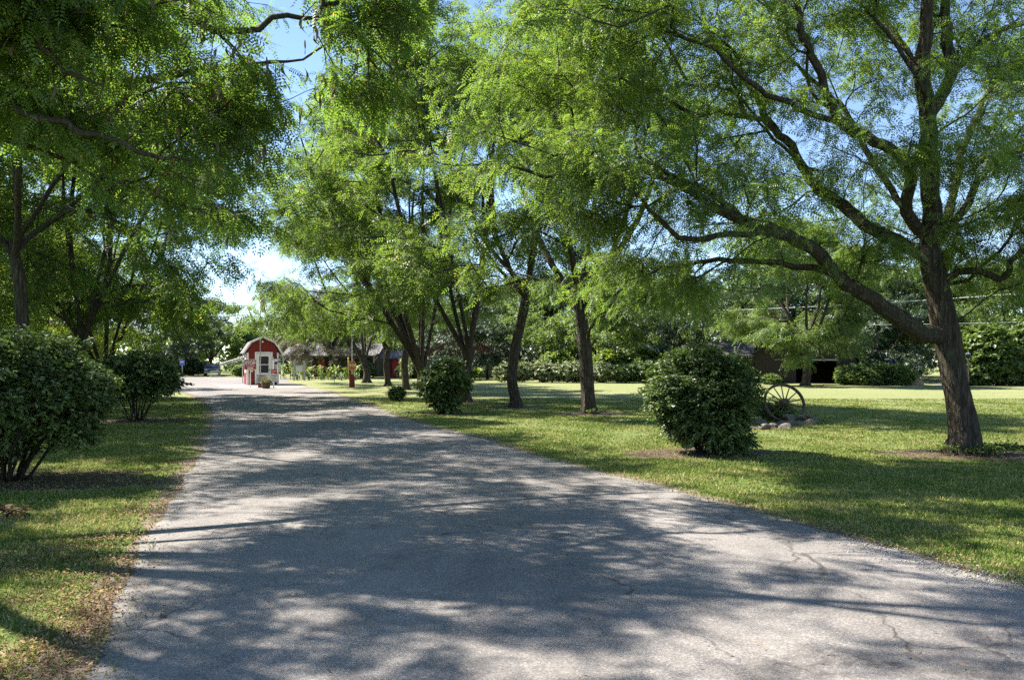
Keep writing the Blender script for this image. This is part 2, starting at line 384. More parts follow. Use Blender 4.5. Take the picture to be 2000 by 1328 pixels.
class MB:
    def __init__(s): s.v = []; s.f = []
    def add(s, vs, fs):
        b = len(s.v); s.v += [tuple(x) for x in vs]; s.f += [tuple(i + b for i in f) for f in fs]; return s
    def box(s, c, d, rz=0.0, mat=None):
        x, y, z = (k / 2 for k in d)
        vs = [Vector((sx * x, sy * y, sz * z)) for sz in (-1, 1) for sy in (-1, 1) for sx in (-1, 1)]
        m = (mat or Matrix.Rotation(rz, 3, 'Z'))
        vs = [m @ v + Vector(c) for v in vs]
        return s.add(vs, [(0, 2, 3, 1), (4, 5, 7, 6), (0, 1, 5, 4), (2, 6, 7, 3), (0, 4, 6, 2), (1, 3, 7, 5)])
    def tube(s, pts, rad, n=8, caps=True):
        pts = [Vector(p) for p in pts]
        if not hasattr(rad, '__len__'): rad = [rad] * len(pts)
        tang = [(pts[min(i + 1, len(pts) - 1)] - pts[max(i - 1, 0)]).normalized() for i in range(len(pts))]
        ref = Vector((0, 0, 1)) if abs(tang[0].z) < 0.9 else Vector((1, 0, 0))
        u = tang[0].cross(ref).normalized(); vs = []
        for p, tg, r in zip(pts, tang, rad):
            u = (u - tg * u.dot(tg)).normalized(); v = tg.cross(u)
            vs += [p + (u * math.cos(2 * PI * k / n) + v * math.sin(2 * PI * k / n)) * r for k in range(n)]
        fs = []
        for i in range(len(pts) - 1):
            for k in range(n):
                a, b = i * n + k, i * n + (k + 1) % n
                fs.append((a, b, b + n, a + n))
        if caps: fs += [tuple(range(n - 1, -1, -1)), tuple(range((len(pts) - 1) * n, len(pts) * n))]
        return s.add(vs, fs)
    def prism(s, poly, y0, y1):           # polygon in XZ, extruded along Y
        n = len(poly)
        vs = [(x, y0, z) for x, z in poly] + [(x, y1, z) for x, z in poly]
        fs = [tuple(range(n)), tuple(range(2 * n - 1, n - 1, -1))] + [(i, i + n, (i + 1) % n + n, (i + 1) % n) for i in range(n)]
        return s.add(vs, fs)
    def slab(s, poly, z0, z1):
        n = len(poly)
        vs = [(x, y, z0) for x, y in poly] + [(x, y, z1) for x, y in poly]
        fs = [tuple(range(n - 1, -1, -1)), tuple(range(n, 2 * n))] + [(i, (i + 1) % n, (i + 1) % n + n, i + n) for i in range(n)]
        return s.add(vs, fs)
    def build(s, name, mat, parent=None, smooth=False, loc=(0, 0, 0)):
        me = bpy.data.meshes.new(name); me.from_pydata(s.v, [], s.f); me.update()
        if smooth:
            for p in me.polygons: p.use_smooth = True
        return link_mesh(name, me, mat, parent, loc)

def text_mesh(body, size, depth=0.006):
    cu = bpy.data.curves.new('lettering', 'FONT'); cu.body = body; cu.size = size; cu.extrude = depth
    cu.align_x = 'CENTER'; cu.align_y = 'CENTER'; cu.offset = size * 0.045
    o = bpy.data.objects.new('lettering_source', cu); C.objects.link(o)
    dg = bpy.context.evaluated_depsgraph_get()
    me = bpy.data.meshes.new_from_object(o.evaluated_get(dg))
    bpy.data.objects.remove(o); return me
def lettering(body, size, loc, mat, parent, rz=0.0, name='lettering', sx=1.0):
    me = text_mesh(body, size)
    o = link_mesh(name, me, mat, parent, loc); o.rotation_euler = (PI / 2, 0, rz); o.scale = (sx, 1, 1)
    return o

# ------------------------------------------------------------------ plants
def rhomb(base, tip, wdt, nrm=(0, 0, 1)):
    b = np.array(base, float); t = np.array(tip, float); d = t - b
    s = np.cross(d, nrm); s = s / (np.linalg.norm(s) + 1e-9) * wdt / 2
    m = b + d * 0.45
    return [b, m + s, t, m - s]
def compound(pairs, length, ll, lw, droop=0.25):
    q = []
    for i in range(pairs):
        x = length * (0.18 + 0.82 * (i + 0.5) / pairs); z = -droop * x * x / length
        for sgn in (-1, 1):
            tip = (x + ll * 0.35, sgn * ll * 0.9, z - ll * 0.18)
            q.append(rhomb((x, 0, z), tip, lw))
    q.append(rhomb((length * 0.95, 0, -droop * length), (length + ll * 0.9, 0, -droop * length * 1.25), lw))
    return np.array(q)
def simple_leaf(l, wd, fold=0.18):
    b = np.array((0, 0, 0.)); t = np.array((l, 0, -0.12 * l)); m = np.array((l * 0.5, 0, -fold * wd))
    le = np.array((l * 0.42, wd / 2, 0.0)); ri = np.array((l * 0.42, -wd / 2, 0.0))
    return np.array([[b, m, t, le], [b, ri, t, m]])
LEAF = {
    'hero': compound(6, 0.24, 0.046, 0.021), 'near': compound(6, 0.24, 0.048, 0.022),
    'mid': compound(3, 0.30, 0.10, 0.044), 'far': np.concatenate([compound(1, 0.30, 0.22, 0.13)]),
    'bush': simple_leaf(0.085, 0.046), 'bushfar': simple_leaf(0.13, 0.085), 'bigfar': simple_leaf(0.30, 0.20),
    'canna': simple_leaf(0.5, 0.17), 'needle': compound(2, 0.25, 0.12, 0.035, 0.05),
}
def place_leaves(T, org, dirs, ups, scale):
    x = dirs / (np.linalg.norm(dirs, axis=1, keepdims=True) + 1e-9)
    y = np.cross(ups, x); y /= (np.linalg.norm(y, axis=1, keepdims=True) + 1e-9)
    z = np.cross(x, y)
    Fm = np.stack([x, y, z], axis=1)                       # rows = axes
    V = np.einsum('qck,nkj->nqcj', T, Fm) * scale[:, None, None, None] + org[:, None, None, :]
    V = V.reshape(-1, 3)
    return V, np.arange(len(V)).reshape(-1, 4)

class Skel:
    def __init__(s, cap=60000):
        s.p = np.zeros((cap, 3)); s.par = np.full(cap, -1); s.d = np.zeros((cap, 3)); s.pl = np.zeros(cap)
        s.r = np.zeros(cap); s.n = 0
    def add(s, p, par, r=0.0):
        i = s.n; s.p[i] = p; s.par[i] = par; s.r[i] = r
        if par >= 0:
            d = s.p[i] - s.p[par]; l = np.linalg.norm(d); s.d[i] = d / (l + 1e-9); s.pl[i] = s.pl[par] + l
        else: s.d[i] = (0, 0, 1)
        s.n += 1; return i
    def path(s, pts, rads, start=-1, sub=3, rng=None, jit=0.0):
        jit = jit * 0.55
        """a limb through pts; start = index of the node it leaves from (-1: root)"""
        pts = [np.array(q, float) for q in pts]; last = start
        if start >= 0: pts = [s.p[start].copy()] + pts; rads = [rads[0]] + list(rads)
        else: last = s.add(pts[0], -1, rads[0])
        out = [last]
        for k in range(1, len(pts)):
            p0 = pts[max(k - 2, 0)]; p1 = pts[k - 1]; p2 = pts[k]; p3 = pts[min(k + 1, len(pts) - 1)]
            for u in np.linspace(0, 1, sub + 1)[1:]:
                q = 0.5 * ((2 * p1) + (-p0 + p2) * u + (2 * p0 - 5 * p1 + 4 * p2 - p3) * u * u + (-p0 + 3 * p1 - 3 * p2 + p3) * u ** 3)
                if rng is not None and jit: q = q + rng.normal(0, jit, 3)
                last = s.add(q, last, rads[k - 1] + (rads[k] - rads[k - 1]) * u); out.append(last)
        return out
    def near(s, p):
        return int(np.argmin(((s.p[:s.n] - np.array(p)) ** 2).sum(1)))
    def grow(s, targets, rng, bf=0.35, seg=0.35, first=0, droop=0.08, wob=0.05):
        c = targets.mean(0); 
        dd = np.min(((targets[:, None, :] - s.p[None, :s.n:2]) ** 2).sum(2), axis=1)
        tips = []
        for i in np.argsort(dd):
            t = targets[i]
            n = s.n; dv = t - s.p[first:n]; dist = np.sqrt((dv ** 2).sum(1))
            dirc = (dv * s.d[first:n]).sum(1) / (dist + 1e-6)
            cost = dist * (1.25 - 0.4 * dirc) + bf * s.pl[first:n]
            j = int(np.argmin(cost)) + first; a = s.p[j].copy(); Ld = dist[j - first]
            k = max(1, int(math.ceil(Ld / seg))); last = j
            t0 = s.d[j] * Ld * 0.7; t1 = (t - a) * 1.0 + np.array((0, 0, -droop * Ld * 2))
            for q in range(1, k + 1):
                u = q / k; h00 = 2 * u**3 - 3 * u**2 + 1; h10 = u**3 - 2 * u**2 + u; h01 = -2 * u**3 + 3 * u**2; h11 = u**3 - u**2
                pt = h00 * a + h10 * t0 + h01 * t + h11 * t1
                if q < k: pt = pt + rng.normal(0, wob * seg, 3)
                last = s.add(pt, last)
            tips.append(last)
        return np.array(tips)
    def radii(s, r_tip, r_trunk):
        n = s.n; cnt = np.zeros(n); par = s.par[:n]
        haschild = np.zeros(n, bool); haschild[par[par >= 0]] = True
        cnt[~haschild] = 1
        for i in range(n - 1, 0, -1):
            if par[i] >= 0: cnt[par[i]] += cnt[i]
        e = math.log(max(cnt[0], 2)) / math.log(r_trunk / r_tip)
        rr = r_tip * cnt ** (1 / e)
        s.cnt = cnt
        s.r[:n] = np.where(s.r[:n] > 0, s.r[:n], rr)
        # never thicker than the parent
        for i in range(1, n):
            if par[i] >= 0 and s.r[i] > s.r[par[i]]: s.r[i] = s.r[par[i]]
    def tubes(s, minr=0.0):
        n = s.n; par = s.par[:n]; best = {}
        for i in range(n):
            q = par[i]
            if q >= 0 and (q not in best or s.cnt[i] > s.cnt[best[q]]): best[q] = i
        VV, FF, base = [], [], 0
        for i in range(n):
            q = par[i]
            if q >= 0 and best.get(q) == i: continue            # inside another chain
            chain = [q, i] if q >= 0 else [i]
            while chain[-1] in best: chain.append(best[chain[-1]])
            if len(chain) < 2: continue
            P = s.p[chain]; rad = s.r[chain].copy()
            if q >= 0: rad[0] = min(rad[0], rad[1] * 1.35)
            if rad.max() < minr: continue
            T = np.gradient(P, axis=0); T /= (np.linalg.norm(T, axis=1, keepdims=True) + 1e-9)
            mx = rad[1] if q >= 0 else rad[0]
            k = 36 if mx > 0.13 else 10 if mx > 0.05 else 6 if mx > 0.02 else 4 if mx > 0.01 else 3
            m = P[-1] - P[0]; ref = np.cross(m, (0.3, 0.9, 0.2) if abs(m[2]) > abs(m[1]) else (0.2, 0.1, 1.0)); ref /= (np.linalg.norm(ref) + 1e-9)
            U = ref - T * (T @ ref)[:, None]; U /= (np.linalg.norm(U, axis=1, keepdims=True) + 1e-9); W = np.cross(T, U)
            ang = np.arange(k) * 2 * PI / k
            rr = rad[:, None] * np.ones((1, k))
            if k == 36:
                idx = np.arange(len(chain))[:, None]
                zz = P[:, 2][:, None]
                rr = rr * (1 + 0.045 * np.sin(5 * ang[None] + 1.1 * zz) + 0.035 * np.sin(11 * ang[None] - 1.7 * zz + np.sin(zz * 3)) + 0.03 * np.sin(17 * ang[None] + 2.3 * zz) + 0.03 * np.sin(zz * 4 + ang[None] * 2))
                rr = rr * (1 + 0.30 * np.clip((0.4 - zz) / 0.4, 0, 1) ** 1.5 * (0.6 + np.cos(5 * ang[None] + 0.7)))
            V = P[:, None, :] + rr[:, :, None] * (np.cos(ang)[None, :, None] * U[:, None, :] + np.sin(ang)[None, :, None] * W[:, None, :])
            c = len(chain); VV.append(V.reshape(-1, 3))
            a = (np.arange(c - 1)[:, None] * k + np.arange(k)[None]).ravel(); b = (np.arange(c - 1)[:, None] * k + (np.arange(k)[None] + 1) % k).ravel()
            FF.append(np.stack([a, b, b + k, a + k], 1) + base); base += c * k
        return np.concatenate(VV), np.concatenate(FF)

def twig_leaves(sk, tips, rng, ntw, nlf, tw_len, tmpl, out_c, scale=1.0, droop=0.35, up_tilt=0.45, twr=0.0035, spread=0.9):
    """short twigs at every tip with leaves along them -> (twig V,F), (leaf V,F)"""
    P = sk.p[tips]; D = sk.d[tips]
    n = len(tips)
    P = np.repeat(P, ntw, 0); D = np.repeat(D, ntw, 0)
    out = P - np.array(out_c); out /= (np.linalg.norm(out, axis=1, keepdims=True) + 1e-9)
    rd = rng.normal(0, 1, P.shape); rd[:, 2] *= 0.5
    d = D * 0.6 + out * 0.35 + rd * spread * 0.6; d[:, 2] -= 0.1
    d /= np.linalg.norm(d, axis=1, keepdims=True)
    ln = tw_len * rng.uniform(0.5, 1.25, len(P))
    back = rng.uniform(0, 0.5, len(P)) * tw_len
    P0 = P - D * back[:, None]
    E = P0 + d * ln[:, None]; E[:, 2] -= droop * ln * 0.3
    # twigs: three-sided
    ref = np.cross(d, (0.1, 0.2, 1.0)); ref /= (np.linalg.norm(ref, axis=1, keepdims=True) + 1e-9); r2 = np.cross(d, ref)
    TV, TF = None, None
    if twr:
        rings = []
        for p, r in ((P0, twr), (E, twr * 0.5)):
            for k in range(3):
                a = 2 * PI * k / 3; rings.append(p + (ref * math.cos(a) + r2 * math.sin(a)) * r)
        TV = np.stack(rings, 1).reshape(-1, 3)
        b = (np.arange(len(P)) * 6)[:, None]
        TF = np.concatenate([b + np.array([[0, 1, 4, 3]]), b + np.array([[1, 2, 5, 4]]), b + np.array([[2, 0, 3, 5]])])
    # leaves
    m = nlf
    u = (np.arange(m)[None] + rng.uniform(0.1, 0.9, (len(P), m))) / m
    O = P0[:, None] * (1 - u[..., None]) + E[:, None] * u[..., None]
    side = np.where((np.arange(m)[None] + rng.integers(0, 2, (len(P), 1))) % 2 == 0, 1.0, -1.0)
    ld = d[:, None] * 0.55 + ref[:, None] * side[..., None] * 0.8 + rng.normal(0, 0.35, (len(P), m, 3))
    ld[..., 2] -= droop
    up = rng.normal(0, up_tilt, (len(P), m, 3)); up[..., 2] += 1.0
    sc = scale * rng.uniform(0.7, 1.25, len(P) * m)
    LV, LF = place_leaves(tmpl, O.reshape(-1, 3), ld.reshape(-1, 3), up.reshape(-1, 3), sc)
    return TV, TF, LV, LF

def layered(n, blobs, rng, shell=0.42, per=9, sd=0.36):
    """targets gathered in flat sprays, with gaps between them"""
    m = max(4, n // per); c = in_blobs(m, blobs, rng, shell)
    k = rng.integers(0, m, n); f = rng.uniform(0.6, 1.35, m)[k][:, None]
    return c[k] + rng.normal(0, 1, (n, 3)) * np.array((sd, sd, sd * 0.36)) * f
def in_blobs(n, blobs, rng, shell=0.45):
    B = np.array(blobs, float); wts = B[:, 6] if B.shape[1] > 6 else B[:, 3] * B[:, 4] * B[:, 5]
    k = rng.choice(len(B), n, p=wts / wts.sum())
    v = rng.normal(0, 1, (n, 3)); v /= np.linalg.norm(v, axis=1, keepdims=True)
    r = rng.uniform(0, 1, n) ** shell
    return B[k, :3] + v * r[:, None] * B[k, 3:6]

def join(a, b):
    if a[0] is None: return b
    return np.concatenate([a[0], b[0]]), np.concatenate([a[1], b[1] + len(a[0])])

def tree(name, label, cat, loc, sk, targets, rng, trunk_r, leafm, barkm, tmpl='mid', ntw=3, nlf=5, tw_len=0.45, leaf_scale=1.0,
         r_tip=0.006, group=None, bf=0.35, seg=0.35, first=0, droop=0.35, twr=0.0035, minr=0.0, crown_name='crown', trunk_name='trunk', centre=None, spread=0.9, up_tilt=0.45):
    """sk and targets in coordinates relative to loc"""
    tips = sk.grow(targets, rng, bf, seg, first)
    sk.radii(r_tip, trunk_r)
    V, F = sk.tubes(minr)
    c = targets.mean(0) if centre is None else centre
    TV, TF, LV, LF = twig_leaves(sk, tips, rng, ntw, nlf, tw_len, LEAF[tmpl], c, leaf_scale, droop, up_tilt, twr, spread)
    root = thing(name, label, cat, loc, 0, group)
    if TV is not None: V, F = join((V, F), (TV, TF))
    link_mesh(trunk_name, mesh_q(trunk_name, V, F, True), barkm, root)
    link_mesh(crown_name, mesh_q(crown_name, LV, LF), leafm, root)
    return root, tips

def dome_blobs(Rr, H, zlo, rng, n=16, lean=(0, 0), br=0.29):
    b = []
    zc = zlo + (H - zlo) * 0.45
    for i in range(n):
        a = i * 2.399 + rng.uniform(-0.3, 0.3); q = math.sqrt((i + 0.5) / n)
        rr = q * Rr * 0.78
        z = zc + (H - zc) * (1 - q ** 2.2) * 0.72 + rng.uniform(-0.06, 0.06) * H
        if i % 3 == 2 and q > 0.45: z = zlo + (H - zlo) * rng.uniform(0.12, 0.34)
        s = Rr * br * rng.uniform(0.8, 1.2)
        b.append((lean[0] + rr * math.cos(a), lean[1] + rr * math.sin(a), z, s, s, s * 0.62))
    return b
def vase(sk, base_pts, rads, H, Rr, zlo, rng, nl=5, lean=(0, 0), lr=0.5):
    tr = sk.path(base_pts, rads, -1, 4, rng, 0.006)
    a0 = rng.uniform(0, 6.28)
    top = np.array(base_pts[-1])
    for k in range(nl):
        a = a0 + k * 2 * PI / nl + rng.uniform(-0.35, 0.35); q = Rr * rng.uniform(0.35, 0.6)
        if k == 0: q *= 0.3
        st = tr[max(1, len(tr) - 1 - int(rng.integers(0, 4)))]
        s = sk.p[st]; e = np.array((lean[0] + q * math.cos(a), lean[1] + q * math.sin(a), H * rng.uniform(0.62, 0.8)))
        m = s * 0.5 + e * 0.5 + np.array((0, 0, -0.04 * H)) + rng.normal(0, 0.15, 3); m2 = s * 0.2 + e * 0.8 + rng.normal(0, 0.2, 3)
        r = rads[-1] * lr * rng.uniform(0.8, 1.15)
        sk.path([m, m2, e], [r, r * 0.6, r * 0.3], st, 4, rng, 0.02)
    return tr

# ================================================================== THE SETTING
rng = np.random.default_rng(7)
def smooth_poly(pts, sub=6):
    P = [np.array(p, float) for p in pts]; out = []
    for k in range(len(P) - 1):
        p0, p1, p2, p3 = P[max(k - 1, 0)], P[k], P[k + 1], P[min(k + 2, len(P) - 1)]
        for u in np.linspace(0, 1, sub, endpoint=False):
            out.append(0.5 * ((2 * p1) + (-p0 + p2) * u + (2 * p0 - 5 * p1 + 4 * p2 - p3) * u * u + (-p0 + 3 * p1 - 3 * p2 + p3) * u ** 3))
    out.append(P[-1]); return np.array(out)
left_edge = smooth_poly([(7.5, -24), (1.6, -7), (-0.95, 0.6), (-2.16, 4.03), (-2.73, 5.64), (-3.68, 8.5), (-5.05, 12.9), (-7.5, 20.1), (-11.2, 29.6), (-16.8, 41), (-24, 48), (-38, 53), (-90, 60)])
right_edge = smooth_poly([(15, -24), (8.8, -7), (5.5, 1.2), (4.25, 4.2), (3.62, 5.64), (2.9, 7.6), (2.0, 10), (0.8, 12.6), (-0.95, 17.3), (-2.8, 21.8), (-6.0, 31.4), (-9.6, 42), (-12.6, 50), (-16.5, 60), (-20, 70), (-25, 78), (-90, 84)])
def wob(E_, amp, seed):
    r = np.random.default_rng(seed); E2 = E_.copy(); dense = []
    for a, b in zip(E2[:-1], E2[1:]):
        n = 6 if 2 < a[1] < 20 else 2
        for u in np.linspace(0, 1, n, endpoint=False): dense.append(a * (1 - u) + b * u)
    dense.append(E2[-1]); D = np.array(dense)
    T = np.gradient(D, axis=0); T /= np.linalg.norm(T, axis=1, keepdims=True)
    s = np.cumsum(np.r_[0, np.linalg.norm(np.diff(D, axis=0), axis=1)])
    o = amp * (np.sin(s * 1.3 + seed) * 0.5 + np.sin(s * 3.1 + 2 * seed) * 0.4 + r.normal(0, 0.4, len(D)) * 0.5)
    return D + np.stack([-T[:, 1], T[:, 0]], 1) * o[:, None]
LE, RE = wob(left_edge, 0.055, 3), wob(right_edge, 0.05, 5)
road_poly = np.concatenate([LE, RE[::-1]])
def resample(E_, n):
    s = np.cumsum(np.r_[0, np.linalg.norm(np.diff(E_, axis=0), axis=1)]); u = np.linspace(0, s[-1], n)
    return np.stack([np.interp(u, s, E_[:, 0]), np.interp(u, s, E_[:, 1])], 1)
def inside(P, poly):
    x, y = P[:, 0], P[:, 1]; c = np.zeros(len(P), bool); a = poly; b = np.roll(poly, -1, 0)
    for (x1, y1), (x2, y2) in zip(a, b):
        if y1 == y2: continue
        k = ((y1 > y) != (y2 > y)) & (x < (x2 - x1) * (y - y1) / (y2 - y1) + x1); c ^= k
    return c
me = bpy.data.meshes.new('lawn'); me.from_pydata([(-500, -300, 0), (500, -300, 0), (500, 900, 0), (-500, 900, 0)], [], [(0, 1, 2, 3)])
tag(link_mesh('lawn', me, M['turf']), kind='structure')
import bmesh
def sheet(name, poly, z, mat, kind='structure'):
    bm = bmesh.new(); vs = [bm.verts.new((x, y, z)) for x, y in poly]; es = [bm.edges.new((vs[i], vs[(i + 1) % len(vs)])) for i in range(len(vs))]
    bmesh.ops.triangle_fill(bm, use_beauty=True, edges=es, normal=(0, 0, 1))
    bmesh.ops.recalc_face_normals(bm, faces=bm.faces)
    if bm.faces and bm.faces[:][0].normal.z < 0: bmesh.ops.reverse_faces(bm, faces=bm.faces)
    me = bpy.data.meshes.new(name); bm.to_mesh(me); bm.free()
    return tag(link_mesh(name, me, mat), kind=kind)
sheet('road', road_poly, 0.006, M['asphalt'])
def blobpoly(cx, cy, rx, ry, seed, n=40, rot=0.0):
    r = np.random.default_rng(seed); a = np.linspace(0, 2 * PI, n, endpoint=False)
    q = 1 + 0.12 * np.sin(2 * a + seed) + 0.08 * np.sin(5 * a + 2 * seed) + r.normal(0, 0.05, n)
    x, y = rx * q * np.cos(a), ry * q * np.sin(a)
    return np.stack([cx + x * math.cos(rot) - y * math.sin(rot), cy + x * math.sin(rot) + y * math.cos(rot)], 1)
sheet('concrete_apron', blobpoly(-16.0, 51.0, 2.9, 4.4, 4, 40, R(22)), 0.011, M['concrete'])
sheet('driveway', [(27.8, 52.5), (36, 50.5), (70, 56), (70, 62), (30, 57.5)], 0.005, M['asphalt'])

def verge(E_, side, seed):
    k = (E_[:, 1] > -3) & (E_[:, 1] < 44); D = E_[k]; r = np.random.default_rng(seed)
    T = np.gradient(D, axis=0); T /= np.linalg.norm(T, axis=1, keepdims=True); Nn = np.stack([-T[:, 1], T[:, 0]], 1) * side
    s = np.cumsum(np.r_[0, np.linalg.norm(np.diff(D, axis=0), axis=1)])
    o = np.clip(0.20 + 0.10 * np.sin(s * 0.9 + seed) + 0.07 * np.sin(s * 2.7) + r.normal(0, 0.045, len(D)), 0.05, 0.5)
    return np.concatenate([D - Nn * 0.15, (D + Nn * o[:, None])[::-1]])
sheet('dirt_verge', verge(LE, 1, 1), 0.003, M['verge']); sheet('dirt_verge', verge(RE, -1, 2), 0.003, M['verge'])
HERO = (7.83, 13.9); T2 = (2.33, 24.4); T3 = (0.12, 27.9)
B_R = (3.35, 13.95); B_L = (-6.75, 10.7); B_M = (-10.1, 21.6); B_C = (-2.05, 24.4)
mul = [(HERO[0] + 0.1, HERO[1] - 0.25, 1.75, 0.8), (T2[0], T2[1] - 0.2, 1.3, 0.75), (T3[0], T3[1] - 0.2, 1.2, 0.75), (B_R[0] - 0.1, B_R[1], 1.25, 0.9),
       (B_L[0] + 0.2, B_L[1], 1.6, 1.1), (B_M[0], B_M[1], 1.5, 1.0), (B_C[0], B_C[1], 0.9, 0.7), (5.9, 19.35, 1.0, 0.45), (-1.8, 31.2, 1.0, 0.9)]
mulpolys = []
for k, (x, y, rx, ry) in enumerate(mul):
    p = blobpoly(x, y, rx, ry, 10 + k); mulpolys.append(p)
    sheet('mulch_ring', p, 0.005, M['mulch'])

# ---- grass, gravel and leaf litter (stuff nobody could count)
def edge_dist(P, E_):
    d = np.full(len(P), 1e9)
    for a, b in zip(E_[:-1], E_[1:]):
        if max(a[1], b[1]) < 0 or min(a[1], b[1]) > 45: continue
        ab = b - a; u = np.clip(((P - a) @ ab) / (ab @ ab + 1e-9), 0, 1)
        d = np.minimum(d, np.linalg.norm(P - a - u[:, None] * ab, axis=1))
    return d
road_s = np.concatenate([left_edge, right_edge[::-1]])
def scatter(n, y0, y1, powr, side=1.08, seed=1):
    r = np.random.default_rng(seed)
    u = r.uniform(0, 1, n)
    if powr == 1: Y = y0 * (y1 / y0) ** u
    else: Y = (y0 ** (1 - powr) + u * (y1 ** (1 - powr) - y0 ** (1 - powr))) ** (1 / (1 - powr))
    X = r.uniform(-1, 1, n) * Y * 0.66 * side
    return np.stack([X, Y], 1), r
P, r = scatter(900000, 4.0, 34, 1, 1.1, 11)
insr = inside(P, road_poly); dL = np.minimum(edge_dist(P, left_edge), edge_dist(P, right_edge))
k = ~insr | ((dL < 0.16) & (r.uniform(0, 1, len(P)) < 0.22)); P, dL, insr = P[k], dL[k], insr[k]
inm = np.zeros(len(P), bool)
for p in mulpolys: inm |= inside(P, p)
def fnoise(P, f, seed):
    r_ = np.random.default_rng(seed); v = np.zeros(len(P))
    for k in range(7):
        a = r_.uniform(0, 6.28); q = f * r_.uniform(0.5, 2.2)
        v += np.sin(P[:, 0] * q * math.cos(a) + P[:, 1] * q * math.sin(a) + r_.uniform(0, 6.28))
    return v / 7
pn = fnoise(P, 2.5, 3)
leftside = P[:, 0] < -2
dens = np.clip(0.78 + 1.2 * pn, 0.12, 1) * np.clip(dL / np.where(leftside, 0.9, 0.35), 0.10, 1)
dens[inm] *= 0.10
keep = r.uniform(0, 1, len(P)) < dens
P, dL, pn = P[keep], dL[keep], pn[keep]
n = len(P); Yd = P[:, 1]
h = r.uniform(0.012, 0.040, n) * (1 + 0.5 * np.clip(fnoise(P, 0.9, 8), -1, 1)) * np.where(r.uniform(0, 1, n) < 0.03, 1.7, 1)
wd = 0.0035 + 0.00062 * Yd
a = r.uniform(0, 2 * PI, n); lean = r.uniform(0.2, 1.0, n) * h; la = r.uniform(0, 2 * PI, n)
z0 = 0.0
A = np.stack([P[:, 0] - np.cos(a) * wd, P[:, 1] - np.sin(a) * wd, np.full(n, z0)], 1)
Bv = np.stack([P[:, 0] + np.cos(a) * wd, P[:, 1] + np.sin(a) * wd, np.full(n, z0)], 1)
Cv = np.stack([P[:, 0] + lean * np.cos(la), P[:, 1] + lean * np.sin(la), h], 1)
V = np.stack([A, Bv, Cv], 1).reshape(-1, 3)
tag(link_mesh('grass', mesh_q('grass', V, np.arange(len(V)).reshape(-1, 3)), M['blade']), kind='stuff')

def flakes(P, r, size, zr=(0.004, 0.03), asp=0.45):
    n = len(P); s = size * r.uniform(0.5, 1.3, n)
    a = r.uniform(0, 2 * PI, n); t1 = r.normal(0, 0.35, n); t2 = r.normal(0, 0.35, n)
    z = r.uniform(*zr, n) + 0.006
    ux = np.stack([np.cos(a), np.sin(a), t1], 1) * s[:, None]; uy = np.stack([-np.sin(a), np.cos(a), t2], 1) * (s * asp)[:, None]
    c = np.stack([P[:, 0], P[:, 1], z + s * 0.3], 1)
    V = np.stack([c - ux, c - uy * 0.8 + ux * 0.1, c + ux, c + uy], 1).reshape(-1, 3)
    V[:, 2] = np.maximum(V[:, 2], 0.008)
    return mesh_q('leaf_litter', V, np.arange(len(V)).reshape(-1, 4))
P, r = scatter(420000, 3.9, 45, 1, 1.1, 21)
dl, dr = edge_dist(P, left_edge), edge_dist(P, right_edge); ins = inside(P, road_poly)
pr = np.where(ins, 0.30 * np.exp(-dl / 0.10) + 0.12 * np.exp(-dr / 0.08) + 0.0028, 0.75 * np.exp(-dl / 0.6) + 0.75 * np.exp(-dr / 0.18) + 0.03)
pr = np.where(~ins & (P[:, 0] < -2) & (P[:, 1] < 9), pr * 1.5 + 0.22 * np.clip((9.5 - P[:, 1]) / 4, 0, 1), pr)
pn = fnoise(P, 3.0, 5)
pr *= np.clip(0.6 + 1.6 * pn, 0.05, 1.8)
for p in mulpolys: pr[inside(P, p)] += 0.55
k = r.uniform(0, 1, len(P)) < pr
tag(link_mesh('leaf_litter', flakes(P[k], r, 0.014), M['litter']), kind='stuff')

# gravel along the broken edges: small eight-sided stones
P, r = scatter(260000, 3.9, 24, 1, 1.1, 31)
dl, dr = edge_dist(P, left_edge), edge_dist(P, right_edge); ins = inside(P, road_poly)
pr = 0.16 * np.exp(-((dl + np.where(ins, 0.12, 0)) / 0.16) ** 2) * np.clip(0.2 + fnoise(P, 2, 9) * 2.0, 0, 1) + 0.9 * np.exp(-(dr / 0.22) ** 2) * np.clip((9.0 - P[:, 1]) / 4.0, 0, 1) * np.clip(0.7 + fnoise(P, 2, 4), 0.1, 1)
P = P[r.uniform(0, 1, len(P)) < pr]; n = len(P)
s = r.uniform(0.003, 0.010, n)
oc = np.array([(1, 0, 0), (0, 1, 0), (-1, 0, 0), (0, -1, 0), (0, 0, 0.8), (0, 0, -0.8)])
V = oc[None] * s[:, None, None] * r.uniform(0.7, 1.3, (n, 6, 1)); V = V + np.stack([P[:, 0], P[:, 1], 0.007 + s * 0.3], 1)[:, None]
Fo = np.array([(0, 1, 4), (1, 2, 4), (2, 3, 4), (3, 0, 4), (1, 0, 5), (2, 1, 5), (3, 2, 5), (0, 3, 5)])
F = (np.arange(n) * 6)[:, None, None] + Fo[None]
tag(link_mesh('gravel', mesh_q('gravel', V.reshape(-1, 3), F.reshape(-1, 3)), M['gravel']), kind='stuff')

# ================================================================== THE TREES
def rel(p, loc): return (p[0] - loc[0], p[1] - loc[1], p[2])
